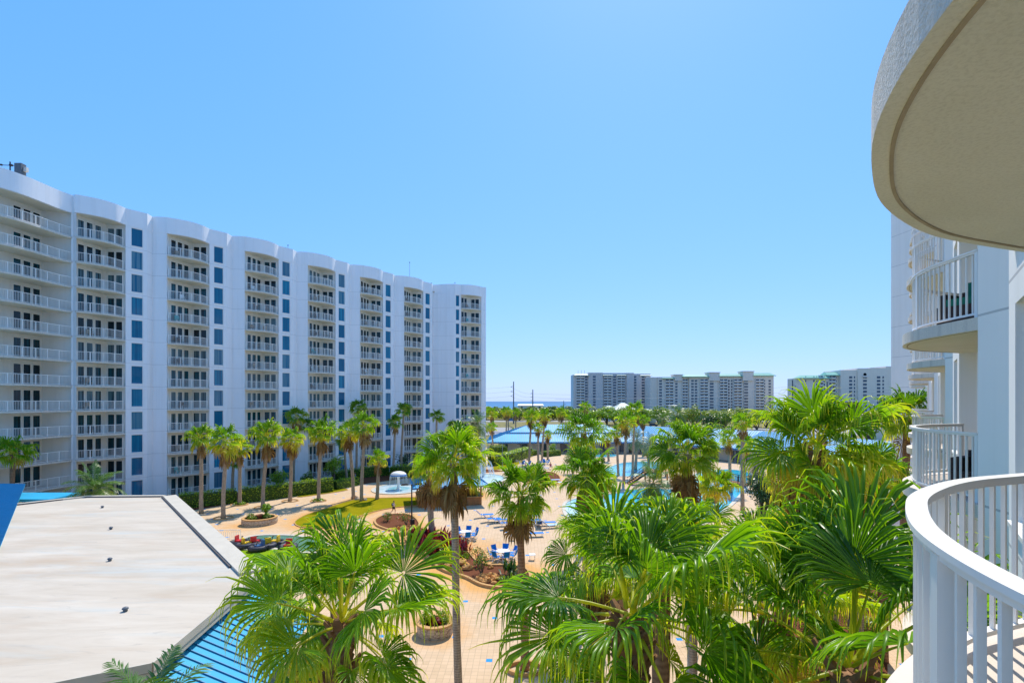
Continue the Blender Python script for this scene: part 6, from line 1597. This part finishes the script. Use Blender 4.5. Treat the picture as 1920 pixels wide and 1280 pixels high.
c3 = condo('condominium', 'cream condominium with green roof on its left wing beside the near tower', 410, 2, 698, q3(283), q3(1600), 'condo_c',
      [(q3(318), q3(330), 'w'), (q3(415), q3(430), 'w'), (q3(449), q3(461), 'w'), (q3(474), q3(526), 'b'), (q3(540), q3(554), 'w'), (q3(612), q3(695), 'b'), (q3(700), q3(713), 'w'), (q3(838), q3(874), 'w'), (q3(894), q3(908), 'w'), (q3(990), q3(1034), 'w'), (q3(1168), q3(1208), 'w'), (q3(1234), q3(1251), 'w')], 2.86, 12,
      [(q3(250), q3(600), 708.5, 703, 'green_roof'), (q3(590), q3(735), 703, 697, 'green_roof')],
      top_shift=[(q3(283), q3(600), 0, 708), (q3(600), q3(735), 2, 703), (q3(735), q3(930), -.8, 694), (q3(930), q3(1085), -2.2, 690.5), (q3(1085), q3(1285), -1, 689.5), (q3(1285), q3(1600), 0, 686.5)])
x0 = (q3(990) - 960) / F * 410; m_ = MB(); zc = CAM_H + (752 - 703) / F * 410
m_.box((x0 + 1.5, 410 - 2.7, zc - 1.6), (4.6, 1.6, .25)); m_.box((x0 + 1.5, 410 - 3.45, zc - 1.05), (4.6, .08, .9)); place(m_.build('balcony', M['condo_slab']), c3)
m_ = MB(); m_.lathe([(0, 0), (1.3, 0)], n=20); mm = m_.mesh('arched_window', M['far_glass']); ob = place(obj('arched_window', mm), c3, (x0 + 1.5, 410 - 2.26, zc + .3)); ob.rotation_euler = (R(90), 0, 0)
for px, t in ((1084, 'left'), (1090, 'middle'), (1096, 'right')):
    x, y, z = W(px, 697, 523); r = thing('roof_antenna', 'thin %s antenna on the roof of the left condominium' % t, 'antenna', (x, y, z - 2.0), 0, 'antennas on the left condominium'); mb = MB(); mb.bar((0, 0, 0), (0, 0, 3.6), .22); obj('mast', mb.mesh('mast', M['steel']), r)
# low buildings
def house(px0, px1, by, ey, ry, D, wall, roof, label, depth=14, hip=.35):
    X0 = (px0 - 960) / F * D; X1 = (px1 - 960) / F * D; ze = CAM_H + (752 - ey) / F * D; zr = CAM_H + (752 - ry) / F * D; w = X1 - X0
    r = thing('low_building', label, 'building', ((X0 + X1) / 2, D + depth / 2, 0))
    mb = MB(); mb.prism([(X0 + .5, D + .5), (X1 - .5, D + .5), (X1 - .5, D + depth - .5), (X0 + .5, D + depth - .5)], -.5, ze - .05); place(mb.build('wall', M[wall]), r)
    mb = MB(); a, b = (X0 + w * hip, D + depth / 2, zr), (X1 - w * hip, D + depth / 2, zr)
    mb.add([(X0, D, ze), (X1, D, ze), (X1, D + depth, ze), (X0, D + depth, ze), a, b], [(0, 1, 5, 4), (1, 2, 5), (2, 3, 4, 5), (3, 0, 4), (0, 3, 2, 1)]); place(mb.build('roof', M[roof]), r)
    for i in range(max(2, int(w / 6))):
        m_ = MB(); m_.box((0, 0, ze - 1.6), (1.6, .1, 1.5)); place(m_.build('window', M['far_glass']), r, (X0 + w * (i + .5) / max(2, int(w / 6)), D + .47, 0))
house(970, 1020, 766, 760, 757, 455, 'cream', 'white_metal', 'long low white-roofed beach building in front of the sea', 12, .03)
house(1152, 1194, 775, 768, 755, 345, 'cream', 'pale_roof', 'clubhouse with a big pale green hip roof below the left condominium', 18, .42)
house(1132, 1158, 775, 765, 760.5, 360, 'cream', 'pale_roof', 'smaller pale roofed house left of the clubhouse', 12, .42)
house(1190, 1232, 790, 775, 767, 320, 'cream', 'pale_roof', 'long low pale green roof right of the clubhouse', 16, .1)
house(1258, 1272, 770, 760, 759, 380, 'cream', 'white_metal', 'small white flat building before the long condominium', 8, .1)
house(1640, 1668, 792, 787, 784, 170, 'cream', 'white_metal', 'small white roofed shelter left of the near tower wall', 6, .2)
# power poles, wires, billboard
def pole(px, topy, D, label, side=-1, arms=3, r=.35):
    x, y, z = W(px, topy, D); t = thing('power_pole', label, 'power pole', (x, y, 0), 0, 'power poles'); mb = MB(); mb.tube([(0, 0, 0), (0, 0, z)], [r * 1.25, r * .8], 10); obj('pole', mb.mesh('pole', M['steel']), t)
    for k in range(arms):
        zz = z - 2.2 - k * 2.7; mb = MB(); mb.bar((0, 0, zz), (side * 1.5, 0, zz - .9), .14); mb.bar((side * 1.5, 0, zz - .9), (0, 0, zz - 1.5), .14); mb.blob((side * 1.5, 0, zz - .95), (.2, .2, .3), k, n=6, m=4, amp=.05); obj('insulator', mb.mesh('insulator', M['steel']), t)
    return (x, y, z)
pA = pole(963, 715, 300, 'tall dark power pole left of centre against the sea'); pB = pole(999, 730, 395, 'second power pole, farther off to the right', arms=3, r=.42)
pC = pole(1486, 712, 250, 'power pole left of the cream condominium', 1); pD = pole(1551, 715, 235, 'power pole in front of the cream condominium', 1)
pole(1057, 751, 420, 'small wooden pole left of the left condominium', 1, 1, .3); pole(1314, 767, 235, 'short pole standing before the long condominium', 1, 1, .16); pole(1444, 752, 235, 'short pole at the right end of the long condominium', 1, 1, .18); pole(1115, 756, 300, 'short pole in front of the left condominium', 1, 1, .2)
pole(953, 786, 200, 'slim street pole behind the left pavilion roof', 1, 1, .2)
def wire(a, b, sag, r=.045):
    mid = [(a[0] + (b[0] - a[0]) * t, a[1] + (b[1] - a[1]) * t, a[2] + (b[2] - a[2]) * t - sag * 4 * t * (1 - t)) for t in [i / 14 for i in range(15)]]
    mb = MB(); mb.tube(mid, r, 5); o = mb.build('power_wire', M['grey']); tag(o, 'thin overhead power wire strung between the poles', 'power wire', 'overhead power wires')
for k in range(3):
    dz = -3.1 - 2.7 * k
    wire((pA[0] - 1.5, pA[1], pA[2] + dz), (pB[0] - 1.5, pB[1], pB[2] + dz), 1.2); wire((pA[0] - 1.5, pA[1], pA[2] + dz), (-60, 262, pA[2] + dz - 2), 1.2)
    wire((pB[0] - 1.5, pB[1], pB[2] + dz), (pC[0] + 1.5, pC[1], pC[2] + dz), 2.5); wire((pC[0] + 1.5, pC[1], pC[2] + dz), (pD[0] + 1.5, pD[1], pD[2] + dz), .4); wire((pD[0] + 1.5, pD[1], pD[2] + dz), (235, 215, pD[2] + dz), 1.2)
for y0, y1 in ((747, 735), (760, 749), (764, 762)):
    wire(W(1040, y0 + 1, 232), W(1700, y1, 210), .5, .05)
bx, by_, bz = W(1597, 765, 150); bb = thing('billboard', 'dark back of a roadside billboard rising behind the mature palm', 'billboard', (bx, by_, 0))
mb = MB(); mb.box((0, 0, bz), (5.8, .25, 3.6)); obj('panel', mb.mesh('panel', M['black']), bb)
mb = MB()
for k in range(9): mb.box((-2.7 + k * .675, -.2, bz), (.1, .14, 3.5))
for zz in (-1.5, 0, 1.5): mb.box((0, -.22, bz + zz), (5.8, .1, .12))
obj('frame', mb.mesh('frame', M['wood']), bb)
mb = MB(); mb.tube([(0, .3, 0), (0, .3, bz - 1.8)], .3, 10); obj('post', mb.mesh('post', M['steel']), bb); mb = MB(); mb.box((0, -.7, bz - 1.95), (6.0, .8, .1)); mb.bar((-3, -1.05, bz - 1.0), (3, -1.05, bz - 1.0), .05); obj('catwalk', mb.mesh('catwalk', M['black']), bb)
# parked vehicles
def car(px, by, paint, label, rz=0, suv=True):
    x, y = G(px, by); r = thing('parked_car', label, 'car', (x, y, 0), rz, 'cars beyond the blue roofs'); h = 1.75 if suv else 1.45
    prof = [(-2.25, .35), (-2.3, .8), (-2.1, 1.0), (-1.9, h * .62), (-1.55, h), (.45, h), (1.15, 1.02), (2.1, .92), (2.28, .7), (2.25, .35)]
    mb = MB(); n = len(prof); vs = [(p[0], -.9, p[1]) for p in prof] + [(p[0], .9, p[1]) for p in prof]; mb.add(vs, [tuple(range(n)), tuple(range(n, 2 * n))[::-1]] + [(i, i + n, (i + 1) % n + n, (i + 1) % n) for i in range(n)]); obj('body', mb.mesh('body', M[paint]), r)
    mb = MB()
    for s in (-1, 1):
        mb.add([(-1.6, s * .91, 1.08), (.85, s * .91, 1.08), (.4, s * .91, h - .12), (-1.45, s * .91, h - .12)], [(0, 1, 2, 3)])
    mb.add([(.5, -.75, h - .06), (.5, .75, h - .06), (1.12, .78, 1.08), (1.12, -.78, 1.08)], [(0, 1, 2, 3)]); mb.v[-4:] = [(a + .03, b, c + .03) for a, b, c in mb.v[-4:]]
    obj('window', mb.mesh('window', M['far_glass']), r)
    for sx in (-1.4, 1.4):
        for s in (-.85, .85): mb = MB(); mb.tube([(sx, s - .1, .34), (sx, s + .1, .34)], .34, 12); obj('wheel', mb.mesh('wheel', M['rubber']), r)
car(926, 800, 'car_dark', 'dark car parked left of the pavilion roof'); car(921, 806, 'car_white', 'white car nearest the left pavilion'); car(958, 789, 'car_blue', 'blue car on the road behind the pavilion', .1); car(1146, 790, 'car_white', 'white truck-like car on the road beyond the bushy centre palm'); car(1166, 791, 'car_dark', 'dark car just right of the white one on the far road')
car(1225, 799, 'car_dark', 'dark car parked under the rounded dark tree'); car(1250, 800, 'car_white', 'pale car parked right of the rounded dark tree'); car(1327, 801, 'car_white', 'white car parked by the visible-trunk tree'); car(1352, 802, 'car_dark', 'dark car parked among the tree trunks'); car(1385, 803, 'car_white', 'white car at the right end of the parking lot')
